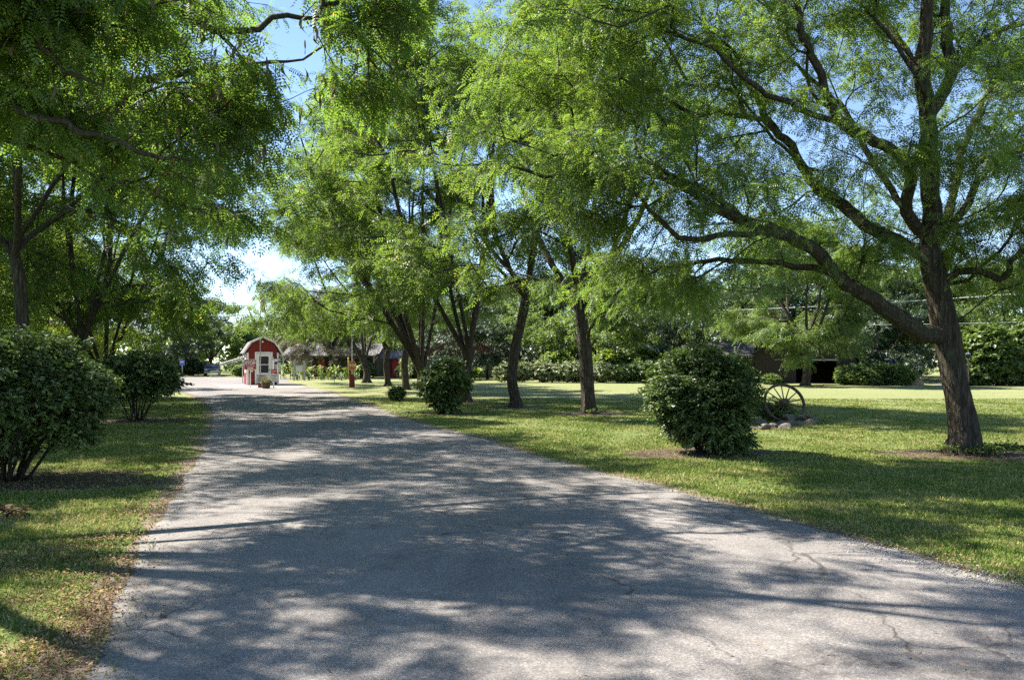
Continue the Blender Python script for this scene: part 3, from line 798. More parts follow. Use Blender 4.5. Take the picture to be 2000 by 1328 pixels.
# ---- hero honey locust
loc = (HERO[0], HERO[1], 0); rg = np.random.default_rng(101); sk = Skel()
def hp(px, py, Y): return rel(at(px, py, Y), loc)
Y0 = 13.9
base = [(0.02, 0, -0.05), (0.01, 0, 0.12), (-0.02, 0, 0.45), hp(1868, 760, Y0), hp(1850, 655, Y0), hp(1833, 570, Y0), hp(1815, 495, Y0)]
tr = sk.path(base, [0.38, 0.27, 0.222, 0.205, 0.21, 0.20, 0.17], -1, 5, rg, 0.008)
def limb(start_px, pts, rads, jit=0.03):
    s = sk.near(hp(*start_px)); return sk.path([hp(*p) for p in pts], rads, s, 4, rg, jit)
limb((1815, 495, Y0), [(1822, 430, 13.9), (1812, 330, 13.8), (1815, 240, 13.7), (1803, 150, 13.6), (1808, 60, 13.5), (1815, -60, 13.4), (1822, -220, 13.2)], [0.155, 0.145, 0.13, 0.115, 0.10, 0.085, 0.06])
limb((1815, 240, 13.7), [(1856, 150, 13.9), (1850, 60, 14.1), (1846, -60, 14.4), (1850, -200, 14.6)], [0.10, 0.09, 0.07, 0.05])
limb((1815, 480, Y0), [(1845, 455, 14.0), (1890, 400, 14.2), (1918, 340, 14.4), (1990, 295, 14.6), (2110, 255, 14.8)], [0.075, 0.07, 0.06, 0.05, 0.03])
limb((1856, 150, 13.9), [(1905, 95, 14.2), (1955, 60, 14.4), (2040, 30, 14.8), (2160, -10, 15.2)], [0.06, 0.055, 0.045, 0.025])
limb((1848, 660, Y0), [(1800, 650, 13.7), (1745, 612, 13.4), (1695, 580, 13.2), (1640, 540, 13.0), (1590, 490, 12.8), (1540, 462, 12.6), (1460, 432, 12.4), (1390, 402, 12.2), (1310, 352, 12.0), (1235, 330, 11.9), (1165, 335, 11.8), (1085, 345, 11.7), (1000, 322, 11.6)],
     [0.145, 0.13, 0.12, 0.11, 0.10, 0.09, 0.08, 0.07, 0.058, 0.048, 0.038, 0.03, 0.018])
limb((1460, 432, 12.4), [(1400, 385, 12.7), (1350, 360, 12.9), (1290, 330, 13.1), (1220, 300, 13.3), (1120, 300, 13.6)], [0.05, 0.044, 0.038, 0.03, 0.018])
limb((1590, 490, 12.8), [(1510, 455, 12.3), (1420, 458, 12.0), (1340, 468, 11.7), (1290, 432, 11.4), (1245, 385, 11.1), (1200, 352, 10.9)], [0.055, 0.048, 0.04, 0.033, 0.026, 0.016])
limb((1640, 540, 13.0), [(1570, 520, 13.3), (1480, 513, 13.6), (1380, 508, 13.8), (1290, 526, 14.0), (1190, 560, 14.2)], [0.055, 0.048, 0.04, 0.03, 0.016])
limb((1808, 505, Y0), [(1770, 480, 14.2), (1690, 440, 14.6), (1650, 402, 14.8), (1600, 372, 15.0), (1575, 340, 15.1), (1545, 285, 15.2), (1500, 235, 15.4), (1478, 190, 15.5), (1425, 120, 15.7), (1380, 60, 15.8), (1365, -40, 16.0)],
     [0.125, 0.115, 0.105, 0.10, 0.09, 0.08, 0.07, 0.06, 0.05, 0.04, 0.028])
limb((1545, 285, 15.2), [(1490, 240, 14.9), (1420, 222, 14.7), (1350, 220, 14.5), (1260, 170, 14.2), (1180, 150, 14.0)], [0.05, 0.045, 0.038, 0.028, 0.016])
limb((1792, 470, Y0), [(1772, 415, 13.5), (1778, 335, 13.2), (1730, 285, 12.9), (1650, 245, 12.6), (1615, 180, 12.4), (1588, 110, 12.2), (1560, 40, 12.0), (1548, -80, 11.8)], [0.10, 0.09, 0.082, 0.075, 0.065, 0.055, 0.045, 0.03])
limb((1650, 245, 12.6), [(1560, 210, 12.3), (1480, 175, 12.1), (1400, 100, 11.9), (1300, 60, 11.6)], [0.045, 0.04, 0.03, 0.018])
limb((1792, 440, 13.7), [(1740, 370, 14.4), (1690, 290, 14.8), (1650, 215, 15.1), (1600, 170, 15.3), (1520, 95, 15.6)], [0.06, 0.055, 0.048, 0.038, 0.022])
limb((1812, 290, 13.8), [(1790, 150, 14.3), (1760, 80, 14.8), (1700, 0, 15.3), (1650, -120, 15.8)], [0.055, 0.05, 0.04, 0.025])
limb((1835, 560, Y0), [(1895, 528, 13.6), (1960, 542, 13.4), (1985, 500, 13.2), (2050, 450, 13.0), (2160, 430, 12.8)], [0.06, 0.055, 0.05, 0.042, 0.025])
limb((1822, 470, Y0), [(1850, 420, 14.8), (1880, 300, 15.8), (1920, 200, 16.6), (1980, 120, 17.4)], [0.075, 0.065, 0.05, 0.03])
nseed = sk.n
hb = []
def hblob(px, py, Y, rx, ry, rz, wt): hb.append((*hp(px, py, Y), rx, ry, rz, wt))
for (px, py, Y, rx, ry, rz, wt) in [
    (1080, 330, 12.0, 1.3, 1.5, 0.8, 2.2), (1230, 330, 12.0, 1.3, 1.5, 0.7, 2.0), (1180, 180, 13.5, 1.5, 2.0, 0.9, 2.8), (1050, 120, 13.0, 1.3, 2.0, 1.0, 2.0),
    (1330, 430, 12.0, 1.2, 1.6, 0.5, 1.6), (1240, 540, 13.8, 1.1, 1.3, 0.45, 1.7), (1380, 540, 13.5, 1.1, 1.4, 0.45, 1.5), (1320, 90, 12.5, 1.3, 2.2, 0.9, 2.6), (1420, 300, 13.5, 1.3, 2.2, 0.7, 1.8),
    (1480, 160, 14.0, 1.4, 2.2, 0.9, 2.2), (1560, 60, 14.0, 1.5, 2.4, 1.0, 2.2), (1620, 320, 15.0, 1.1, 1.8, 0.6, 1.2), (1540, 430, 14.5, 1.2, 1.6, 0.5, 1.2),
    (1450, -60, 13.0, 2.2, 3.0, 1.2, 4.5), (1650, -140, 13.5, 2.4, 3.2, 1.2, 4.5), (1850, -120, 14.0, 2.2, 3.0, 1.3, 3.5), (1250, -60, 13.0, 2.0, 2.8, 1.2, 3.5),
    (1720, 120, 15.0, 1.2, 2.0, 0.8, 1.2), (1900, 90, 14.8, 1.2, 2.0, 0.9, 1.8), (2020, 170, 15.0, 1.4, 2.0, 0.8, 2.2), (1960, 290, 14.4, 1.1, 1.5, 0.6, 2.0), (2080, 330, 14.8, 1.5, 2.0, 0.9, 2.6),
    (2000, 430, 13.4, 1.3, 1.8, 0.6, 3.4), (1900, 480, 14.4, 1.0, 1.5, 0.5, 1.8), (2050, 540, 13.6, 1.2, 1.5, 0.45, 1.3), (1720, 430, 15.5, 1.0, 1.4, 0.5, 1.0), (1830, 300, 12.6, 0.8, 0.9, 0.5, 0.6),
    (1680, 500, 12.6, 0.9, 1.2, 0.35, 0.7), (1780, 220, 11.5, 1.4, 1.5, 0.7, 1.2), (1500, 360, 10.8, 1.3, 1.3, 0.6, 1.1), (1960, 60, 11.5, 1.5, 1.5, 0.8, 1.3), (1100, 20, 11.5, 1.6, 1.6, 0.9, 2.2)]:
    hblob(px, py, Y, rx, ry, rz, wt)
tg = layered(2350, hb, rg, 0.44, 7, 0.36)
tree('honey_locust_tree', 'big locust with long bare limbs sweeping low over the lawn near the wagon wheel', 'tree', loc, sk, tg, rg, 0.21,
     M['leaf'], M['bark'], 'hero', 4, 5, 0.42, 1.0, 0.0055, 'locust trees lining the drive', 0.22, 0.33, 8, 0.30, 0.003, 0.0)

# ---- near left locust, trunk outside the frame
loc = (-8.3, 8.0, 0); rg = np.random.default_rng(202); sk = Skel()
def hp(px, py, Y): return rel(at(px, py, Y), loc)
sk.path([(0, 0, -0.05), (0.02, 0, 0.15), (0.1, 0.05, 1.2), (0.2, 0.0, 2.4), (0.3, 0.0, 3.2)], [0.34, 0.25, 0.20, 0.18, 0.17], -1, 4, rg, 0.01)
def limb3(s, pts, rads): return sk.path(pts, rads, sk.near(s), 4, rg, 0.03)
limb3((0.3, 0, 3.2), [(0.2, 0, 4.6), (0.5, 0.1, 6.2), (0.9, 0.2, 8.0), (1.2, 0.2, 9.4)], [0.14, 0.12, 0.09, 0.05])
limb3((0.5, 0.1, 6.2), [(1.7, 0.3, 7.2), (3.0, 0.2, 8.2), (4.6, 0, 8.8)], [0.08, 0.06, 0.03])
limb3((0.25, 0, 2.9), [(1.4, 0.0, 3.7), hp(-60, 190, 8.0), hp(60, 225, 8.0), hp(190, 265, 8.1), hp(300, 300, 8.2), hp(370, 312, 8.3)], [0.055, 0.045, 0.036, 0.03, 0.022, 0.01])
limb3((0.3, 0, 3.2), [(1.2, 0.2, 3.8), hp(-80, 260, 8.6), hp(60, 290, 8.8), hp(170, 335, 9.0), hp(260, 365, 9.2)], [0.045, 0.036, 0.028, 0.02, 0.01])
limb3((0.2, 0, 4.0), [(1.3, -0.2, 4.9), hp(0, 20, 7.6), hp(110, 120, 7.7), hp(200, 170, 7.8)], [0.05, 0.036, 0.026, 0.012])
limb3((0.2, 0, 4.6), [(1.8, 0.5, 5.6), (3.2, 0.8, 6.2), hp(420, 60, 9.2), hp(560, 30, 9.4), hp(680, 60, 9.6), hp(740, 110, 9.8)], [0.07, 0.055, 0.04, 0.03, 0.02, 0.01])
limb3((0.3, 0, 3.4), [(1.5, 1.0, 4.3), (2.6, 2.2, 5.0), (3.8, 3.2, 5.6), (5.0, 3.8, 6.0)], [0.09, 0.07, 0.05, 0.02])
limb3((0.3, 0, 3.4), [(1.5, -1.6, 4.6), (3.0, -2.6, 5.8), (5.0, -3.6, 6.8)], [0.09, 0.06, 0.02])
limb3((0.2, 0, 3.6), [(-1.5, 0.8, 5.0), (-3.2, 1.6, 6.4)], [0.09, 0.03])
limb3((0.2, 0, 5.0), [(-1.0, -1.8, 6.4), (-2.0, -3.4, 7.6)], [0.08, 0.03])
hb = []
for (px, py, Y, rx, ry, rz, wt) in [
    (60, 60, 8.4, 1.1, 1.3, 0.6, 2.0), (250, 90, 8.6, 1.1, 1.3, 0.6, 2.4), (400, 130, 9.2, 0.9, 1.2, 0.5, 1.4), (120, 230, 9.0, 0.9, 1.2, 0.35, 1.1), (330, 250, 9.2, 0.9, 1.2, 0.4, 1.0),
    (460, 260, 9.8, 0.6, 1.0, 0.40, 0.8), (400, 380, 9.8, 0.6, 1.0, 0.35, 0.9), (20, -10, 8.2, 1.0, 1.2, 0.45, 1.5), (210, -20, 8.6, 1.0, 1.2, 0.45, 1.4), (640, 30, 9.6, 0.4, 0.8, 0.35, 0.45), (690, 90, 9.8, 0.5, 0.8, 0.5, 0.75), (720, 165, 10.0, 0.25, 0.5, 0.32, 0.35), (480, 160, 9.6, 0.35, 0.8, 0.4, 0.4),
    (560, -60, 9.0, 1.2, 1.4, 0.4, 1.2), (720, -60, 9.4, 0.9, 1.2, 0.4, 0.9)]:
    hb.append((*hp(px, py, Y), rx, ry, rz, wt))
hb += [(1.2, 0.2, 9.2, 2.2, 2.2, 1.0, 4), (4.4, 0.2, 8.8, 1.6, 1.6, 0.7, 2.0), (2.8, 3.2, 7.0, 1.8, 1.6, 0.8, 2.0), (5.0, -3.2, 7.2, 1.6, 1.5, 0.7, 2.0), (3.0, -2.2, 7.6, 1.5, 1.3, 0.7, 1.5), (6.6, -0.8, 7.6, 1.1, 1.2, 0.6, 1.2),
       (-3.0, 1.4, 7.0, 2.2, 2.0, 1.1, 2), (-2.0, -3.2, 8.0, 2.0, 2.0, 1.0, 1.6), (6.8, 2.6, 6.8, 1.2, 1.4, 0.7, 1.2), (0.0, 0.6, 6.9, 1.8, 1.6, 0.7, 2.4), (1.4, -1.0, 6.3, 1.3, 1.3, 0.6, 1.6), (-1.0, 2.0, 8.0, 1.8, 1.8, 0.8, 1.8), (1.6, 2.2, 6.0, 1.2, 1.3, 0.5, 1.2), (0.4, -2.4, 7.6, 1.7, 1.6, 0.8, 1.8), (-2.4, 3.4, 6.8, 1.7, 1.6, 0.8, 1.6), (6.2, 2.4, 8.2, 1.8, 1.7, 0.8, 1.7), (8.0, 0.8, 8.6, 1.6, 1.6, 0.7, 1.3), (-1.5, -0.5, 5.6, 1.3, 1.3, .6, 1.)]  # mostly unseen crown clumps, added to shade the drive and lawn
tg = layered(1180, hb, rg, 0.45, 5, 0.24)
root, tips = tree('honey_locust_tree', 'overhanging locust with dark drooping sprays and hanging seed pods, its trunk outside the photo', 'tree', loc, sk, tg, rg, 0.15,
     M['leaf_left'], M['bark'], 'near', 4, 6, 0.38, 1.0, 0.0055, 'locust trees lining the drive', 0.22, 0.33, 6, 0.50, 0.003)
# seed pods hanging below the sprays
q = sk.p[tips]; q = q[(q[:, 0] > 3.4) & (q[:, 2] < 7.0)]; q = q[rg.choice(len(q), min(260, len(q)), replace=False)]
pv, pf, b = [], [], 0
for p in q:
    for _ in range(int(rg.integers(1, 4))):
        o_ = p + rg.normal(0, 0.15, 3); ln = rg.uniform(0.14, 0.28); a = rg.uniform(0, 6.28); cu = rg.uniform(-0.5, 0.5); wdt = 0.013
        for k in range(6):
            u = k / 5; c = o_ + np.array((math.cos(a) * cu * ln * math.sin(u * 3), math.sin(a) * cu * ln * math.sin(u * 3), -u * ln)); tw = a + u * 2.5
            ww = wdt * (0.4 + math.sin(u * PI)); d = np.array((-math.sin(tw), math.cos(tw), 0)) * ww
            pv += [c - d, c + d]
            if k: pf.append((b + 2 * k - 2, b + 2 * k - 1, b + 2 * k + 1, b + 2 * k))
        b += 12
tag(link_mesh('seed_pods', mesh_q('seed_pods', np.array(pv), np.array(pf)), M['pod'], root), kind='stuff')

# ---- generic locusts built one by one
def locust(label, x, y, H, Rr, zlo, tr_r, trunk_pts=None, zf=2.6, nt=900, seed=1, leaf='leaf', tmpl='mid', nl=5, lean=(0, 0), group='locust trees lining the drive', nb=16, ntw=4, nlf=4, tw=0.5, ls=1.0, br=0.29, name='honey_locust_tree', extra=(), droop=0.35, sd=0.45):
    rg = np.random.default_rng(seed); sk = Skel(); loc = (x, y, 0)
    if trunk_pts is None: trunk_pts = [(0, 0, -0.05), (0.02, 0.0, 0.3), (rg.uniform(-.12, .12), rg.uniform(-.1, .1), zf * 0.5), (rg.uniform(-.25, .25), rg.uniform(-.2, .2), zf)]
    n = len(trunk_pts); rd = [tr_r * 1.35, tr_r * 1.02] + list(np.linspace(tr_r, tr_r * 0.85, n - 2))
    vase(sk, trunk_pts, rd, H, Rr, zlo, rg, nl, lean)
    nt = int(nt * 0.80); bl = dome_blobs(Rr, H, zlo, rg, int(nb * 1.4), lean, br) + list(extra)
    bl = [(*b[:6], b[3] * b[4] * b[5]) for b in bl]
    tg = layered(nt, bl, rg, 0.45, 8, sd)
    return tree(name, label, 'tree', loc, sk, tg, rg, tr_r * 0.95, M[leaf], M['bark'], tmpl, ntw, nlf, tw, ls, 0.007, group, 0.25, 0.5, 5, droop, 0.005)[0]
def rp(px, py, Y, x, y): p = at(px, py, Y); return (p[0] - x, p[1] - y, p[2])

x, y = T2
locust('locust with a straight stout trunk between the wagon wheel shrub and the next trunk', x, y, 12.0, 5.6, 3.2, 0.20, [(0, 0, -0.05), (0, 0, 0.25), rp(1144, 700, y, x, y), rp(1138, 640, y, x, y), rp(1128, 570, y, x, y)], nt=1200, seed=31, lean=(0.2, 0.3), nb=20, tmpl='mid', ls=0.9,
       extra=[(0.4, -2.6, 3.7, 1.3, 1.1, 0.55), (1.8, -2.4, 3.3, 1.3, 1.1, 0.5), (-1.3, -2.2, 3.9, 1.2, 1.0, 0.5), (3.2, -1.0, 3.6, 1.3, 1.2, 0.5)])
x, y = T3
locust('locust with a slightly crooked trunk and pale scar, ringed by dry mulch', x, y, 14.8, 5.9, 3.0, 0.175, [(0, 0, -0.05), (0, 0, 0.25), rp(1000, 740, y, x, y), rp(1006, 680, y, x, y), rp(1022, 610, y, x, y), rp(1030, 565, y, x, y)], nt=1200, seed=32, lean=(-1.2, 0.0), nb=20, ls=0.95,
       extra=[(-2.0, -1.5, 3.2, 1.0, 1.0, 0.5), (-2.6, -1.6, 4.2, 1.2, 1.2, 0.7)])
locust('dark trunked locust standing right behind the small upright bush', -1.85, 31.4, 15.5, 6.6, 2.8, 0.20, None, 1.9, nt=1500, seed=33, nl=6, lean=(-1.2, 0.2), nb=20,
       extra=[(-2.6, -2.6, 4.0, 1.5, 1.2, 0.7), (-0.6, -3.0, 4.6, 1.5, 1.2, 0.7), (1.8, -2.6, 4.6, 1.4, 1.2, 0.6)])
locust('many stemmed locust with a wide fan of dark limbs near the small bush', -4.0, 37.0, 15.0, 7.2, 2.4, 0.25, None, 1.2, nt=1900, seed=34, nl=8, lean=(-1.5, 0), nb=24, ls=1.1, tw=0.7,
       extra=[(-5.0, -1.0, 3.7, 1.7, 1.5, 0.8), (-3.0, -2.8, 3.7, 1.7, 1.3, 0.8), (-6.0, 0.0, 5.2, 1.6, 1.5, 0.9), (-4.0, -3.0, 5.6, 1.6, 1.4, 0.9), (-1.0, -3.2, 4.6, 1.7, 1.3, 0.8)])
locust('slender trunked locust just past the many stemmed one', -5.9, 44.5, 13.5, 6.2, 2.6, 0.18, None, 3.2, nt=1200, seed=35, nl=5, lean=(-2.2, 0), ls=1.15, tw=0.7)
locust('thin upright locust nearest the red barrier cabinet', -7.9, 51.0, 12.5, 5.4, 3.4, 0.18, None, 3.0, nt=800, seed=36, nl=4, lean=(-2.2, 0.3), ls=1.2, tw=0.7)
locust('locust with a forked double trunk behind the red barrier cabinet', -10.6, 58.5, 13.5, 6.2, 3.2, 0.26, None, 1.6, nt=1000, seed=37, nl=4, lean=(-1.3, 0), ls=1.25, tw=0.8)

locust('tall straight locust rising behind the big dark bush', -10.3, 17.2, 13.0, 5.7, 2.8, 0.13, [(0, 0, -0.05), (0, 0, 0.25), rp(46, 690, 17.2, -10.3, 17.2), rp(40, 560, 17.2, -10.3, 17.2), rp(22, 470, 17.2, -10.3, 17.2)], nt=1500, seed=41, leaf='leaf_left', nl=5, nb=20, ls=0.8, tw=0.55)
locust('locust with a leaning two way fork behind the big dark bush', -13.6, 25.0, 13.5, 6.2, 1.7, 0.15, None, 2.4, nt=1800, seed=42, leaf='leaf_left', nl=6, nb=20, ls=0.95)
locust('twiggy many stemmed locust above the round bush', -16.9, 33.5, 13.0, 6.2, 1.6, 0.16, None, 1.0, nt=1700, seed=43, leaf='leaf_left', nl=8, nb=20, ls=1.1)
locust('bright yellow green locust beyond the round bush', -25.5, 46.0, 9.0, 5.2, 1.6, 0.20, None, 2.0, nt=800, seed=44, leaf='leaf_yellow', nl=5, ls=1.3, tw=0.8, group='trees beyond the bushes on the near lawn')
locust('broad pale green tree filling the gap behind the twiggy locust', -22.0, 34.0, 9.5, 5.0, 1.4, 0.22, None, 1.8, nt=800, seed=45, leaf='leaf_yellow', nl=5, ls=1.3, tw=0.8, group='trees beyond the bushes on the near lawn')
locust('low spreading green tree behind the straight locust trunk', -19.0, 25.5, 10.5, 5.2, 1.2, 0.22, None, 1.8, nt=800, seed=46, leaf='leaf', nl=5, ls=1.2, tw=0.7, group='trees beyond the bushes on the near lawn')
locust('leafy bright locust filling the gap left behind the tall straight locust', -15.3, 18.6, 11.5, 5.0, 1.2, 0.15, None, 2.0, nt=1200, seed=47, leaf='leaf', nl=6, nb=18, ls=0.95, group='trees beyond the bushes on the near lawn')
locust('light green tree in front of the barn doorway with low hanging sprays', 19.0, 52.0, 11.5, 5.0, 2.0, 0.25, None, 3.0, nt=1250, seed=51, leaf='leaf_far', nl=5, ls=1.5, tw=0.9, group='trees round the barn', nb=14,
       extra=[(-2.6, -2.2, 3.3, 1.2, 1.0, 0.8), (-1.6, -2.4, 2.5, 1.2, 0.9, 0.55), (1.6, -2.0, 2.7, 1.2, 0.9, 0.5), (0, -2, 3.6, 1.6, 1.0, 0.6)])
# a far off wood closing the horizon is built of single trees, sharing three crowns
def faint(label, x, y, H, Rr, zlo, seed, leaf, tmpl='far', nt=330, ls=1.0, name='broadleaf_tree', nb=18):
    return locust(label, x, y, H, Rr, zlo, 0.22, None, 2.2, nt=int(nt*1.4), seed=seed, leaf=leaf, tmpl=tmpl, nl=5, ntw=4, nlf=6, tw=0.9, ls=ls, group='background trees', name=name, nb=nb, br=0.42, sd=0.8)
fa = faint('rounded mid green tree behind the hedge', 6.0, 66.0, 10.5, 5.5, 1.5, 61, 'leaf_far')
fb = faint('dense dark tree behind the mound of shrubs and the stump', 28.5, 66.0, 12.0, 6.0, 0.8, 62, 'leaf_dark', nt=420)
fc = faint('pale green tree closing the far end of the drive behind the gatehouse', -24.5, 112.0, 9.5, 5.8, 1.0, 63, 'leaf_far', ls=1.3)
far_trees = [
    (fa, 13.5, 72, 0.95, 1.3, 'mid green tree above the white metal roof'), (fb, 0.8, 84, 0.85, 2.2, 'dark tree behind the stone and clapboard house'), (fa, -2.5, 90, 1.0, 0.5, 'green tree rising behind the house gable'),
    (fb, 14.0, 62, 0.62, 4.0, 'dark low tree between the hedge end and the barn'), (fa, 23.0, 74, 1.05, 3.3, 'tall green tree behind the barn'), (fb, 23.5, 70, 0.85, 5.0, 'dark tree over the barn roof'),
    (fa, 34.0, 68, 0.95, 2.5, 'green tree behind the tall shrubs by the lamp post'), (fb, 27.5, 60.5, 0.62, 2.2, 'low dark tree right behind the stump'), (fb, 33.0, 76, 0.9, 1.1, 'dark tree further back behind the lamp post'), (fa, 40.5, 66, 1.0, 4.4, 'green tree standing beyond the end of the lawn'), (fa, 46.0, 72, 1.1, 0.7, 'last green tree at the lawn end beyond the tall shrubs'),
    (fc, -33.0, 118, 1.0, 2.1, 'pale tree behind the dark car'), (fc, -17.5, 122, 0.85, 4.2, 'pale tree behind the porch building'), (fc, -42.0, 112, 1.1, 3.0, 'pale tree left of the dark car'), (fa, -52.0, 100, 1.2, 1.7, 'tall green tree past the far end of the car park'),
    (fb, -38.0, 94, 0.8, 0.9, 'dark tree shading the dark car'), (fc, -9.0, 110, 1.1, 1.0, 'pale tree behind the red shed'), (fa, -5.5, 100, 1.0, 2.9, 'green tree behind the sunflower stalks'), (fa, 17.0, 96, 1.2, 2.0, 'far tree behind the white metal roof'),
    (fa, -62.0, 90, 1.2, 4.9, 'green tree past the parked car at the wood edge'), (fa, -44.0, 70, 1.0, 2.6, 'green tree behind the bright yellow green locust'), (fb, -34.0, 58, 0.8, 3.9, 'dark tree behind the round bush and broad pale tree'), (fa, -30.0, 42, 0.9, 5.6, 'green tree deep behind the big dark bush'),
    (fa, -24.0, 22, 0.85, 0.3, 'green tree at the lawn edge deep behind the straight locust'), (fb, -36.0, 48, 0.9, 1.9, 'dark tree deep behind the leaning fork locust')]
for src, x, y, s, rz, lab in far_trees: dup(src, (x, y, 0), rz, s, lab)
thick = [(fb, -4.6, 68.5, 0.52, 2.2, 'small dark tree hiding the middle of the stone house'), (fb, -2.2, 71.5, 0.5, 1.2, 'small dark tree shading the corner of the stone house'), (fa, 3.5, 78, 0.9, 3.0, 'green tree behind the pale hedge, between the two nearest straight trunks'), (fb, 8.5, 80, 0.95, 0.4, 'dark tree behind the yellow green shrubs'),
    (fa, 11.0, 86, 0.95, 5.2, 'green tree further behind the yellow green shrubs'), (fb, 19.0, 84, 0.9, 2.7, 'dark tree behind the barn lean-to'), (fa, 29.5, 84, 1.0, 1.9, 'green tree behind the blue van'), (fb, 38.0, 84, 1.0, 3.1, 'dark tree behind the tall dense shrubs'),
    (fb, 50.0, 84, 1.0, 4.0, 'dark tree at the wood edge past the lawn end'), (fa, -14.0, 96, 0.9, 2.4, 'green tree behind the porch building roof'), (fa, -46.0, 84, 0.9, 0.2, 'green tree by the car park corner'), (fb, -56.0, 74, 0.9, 2.9, 'dark tree in the wood beyond the round bush'),
    (fa, -40.0, 60, 0.85, 1.5, 'green tree in the wood behind the leaning fork locust'), (fa, -34.0, 36, 0.85, 4.2, 'green tree in the wood behind the big dark bush'), (fb, -27.0, 30, 0.8, 3.3, 'dark tree in the wood behind the straight locust')]
for src, x, y, s, rz, lab in thick: dup(src, (x, y, 0), rz, s, lab)
fp = faint('drooping brownish grey tree shading the fence behind the notice board', -17.2, 77, 8.0, 5.0, 1.5, 64, 'leaf_brown', 'needle', nt=520, ls=1.6, name='spruce_tree')
dup(fb, (-37.5, 86, 0), 1.0, 0.72, 'dark drooping tree over the blue sign')

# the far-off wood that closes the horizon, one mass
rg = np.random.default_rng(500); nW = 52000
Xw = rg.uniform(-170, 170, nW); ph = fnoise(np.stack([Xw, Xw * 0], 1), 0.25, 12) + 0.6 * fnoise(np.stack([Xw, Xw * 0], 1), 0.9, 13)
topw = np.where((Xw > -66) & (Xw < -22), 6.4, 9.5) + 2.6 * ph
fr_ = rg.uniform(0, 1, nW) ** 0.8; Yw = 128 + rg.normal(0, 2.5, nW) + 3.0 * fnoise(np.stack([Xw, Xw * 0], 1), 0.6, 15) - 2.5 * np.sin(fr_ * PI)
Ow = np.stack([Xw, Yw, topw * fr_], 1); Dw = rg.normal(0, 1, (nW, 3)) + (0, -0.4, 0); Uw = rg.normal(0, 0.6, (nW, 3)) + (0, -0.3, 0.8)
V, F = place_leaves(LEAF['bigfar'], Ow, Dw, Uw, rg.uniform(1.6, 3.4, nW))
tag(link_mesh('woods', mesh_q('woods', V, F), M['leaf_far']), kind='stuff')

# ---- shrubs
def shrub(label, x, y, blobs, leaf='leaf_bush', tmpl='bush', nt=380, ntw=5, nlf=7, tw=0.24, ls=1.0, seed=1, nstem=13, base_r=0.16, stem_r=0.02, group=None, name='shrub', zst=0.9, droop=0.3, cat='shrub', shell=0.30):
    rg = np.random.default_rng(seed); sk = Skel()
    root0 = sk.add((0, 0, -0.03), -1, stem_r * 1.6)
    B = np.array([b[:6] for b in blobs]); cz = B[:, 2].mean(); ex = (np.abs(B[:, :2]).max() + B[:, 3].max()) * 0.55
    for k in range(nstem):
        a = k * 2.399; q = base_r * math.sqrt((k + 0.5) / nstem)
        f = np.array((q * math.cos(a), q * math.sin(a), 0.02)); e = np.array((ex * 0.9 * math.cos(a) * math.sqrt((k + 0.5) / nstem), ex * 0.9 * math.sin(a) * math.sqrt((k + 0.5) / nstem), zst * rg.uniform(0.75, 1.1)))
        i = sk.add(f, root0, stem_r); sk.path([f * 0.5 + e * 0.5 + rg.normal(0, 0.04, 3) - np.array((e[0], e[1], 0)) * 0.08, e], [stem_r * 0.9, stem_r * 0.55], i, 4, rg, 0.008)
    bl = [(*b[:6], (b[6] if len(b) > 6 else b[3] * b[4] * b[5])) for b in blobs]
    tg = in_blobs(nt, bl, rg, shell); cc = np.array((0, 0, cz)); k_ = rg.uniform(0, 1, len(tg)) < 0.10
    tg[k_] = cc + (tg[k_] - cc) * rg.uniform(1.05, 1.20, (k_.sum(), 1)); tg = tg[tg[:, 2] > 0.12]
    return tree(name, label, cat, (x, y, 0), sk, tg, rg, stem_r * 1.6, M[leaf], M['stem'], tmpl, ntw, nlf, tw, ls, 0.004, group, 0.3, 0.2, 1, droop, 0.003, 0.0, 'foliage', 'stem', centre=(0, 0, cz), spread=1.0, up_tilt=0.6)[0]
shrub('large rounded dark shrub with dangling outer leaves beside the wagon wheel', *B_R, [(-0.05, 0, 1.12, 0.92, 0.92, 0.66, 3), (-0.45, 0, 1.0, 0.62, 0.7, 0.45, 1), (0.38, 0.0, 1.15, 0.55, 0.7, 0.45, 1), (0, 0, 0.58, 0.74, 0.7, 0.42, 1.6), (0.4, -0.1, 0.28, 0.4, 0.35, 0.18, 0.4), (-0.1, 0, 1.6, 0.55, 0.6, 0.2, .5)],
      nt=1000, ntw=5, nlf=9, tw=0.22, ls=0.82, seed=71, group='shrubs beside the drive', stem_r=0.018)
shrub('big dark shrub with bare splayed stems on the narrow verge', *B_L, [(0, 0, 1.25, 1.25, 1.1, 0.60, 4), (0.55, 0, 1.15, 0.72, 0.8, 0.5, 1.6), (-0.6, 0, 1.2, 0.8, 0.8, 0.5, 1), (0.1, 0.0, 1.75, 0.8, 0.7, 0.22, .8), (0.95, -0.1, 0.70, 0.32, 0.3, 0.18, 0.22), (-.3, 0, .6, .8, .6, .3, .8)],
      nt=1250, ntw=5, nlf=9, tw=0.24, ls=0.88, seed=72, nstem=22, base_r=0.3, stem_r=0.022, group='shrubs beside the drive', zst=1.0)
shrub('round dark shrub with fanned bare stems, further along the narrow verge', *B_M, [(0, 0, 1.22, 1.02, 0.95, 0.52, 3), (0.35, 0, 1.05, 0.72, 0.7, 0.38, 1), (-0.4, 0, 1.1, 0.65, 0.7, 0.42, 1)],
      nt=600, ntw=5, nlf=6, tw=0.25, ls=1.35, seed=73, nstem=18, base_r=0.2, stem_r=0.02, group='shrubs beside the drive', zst=0.9)
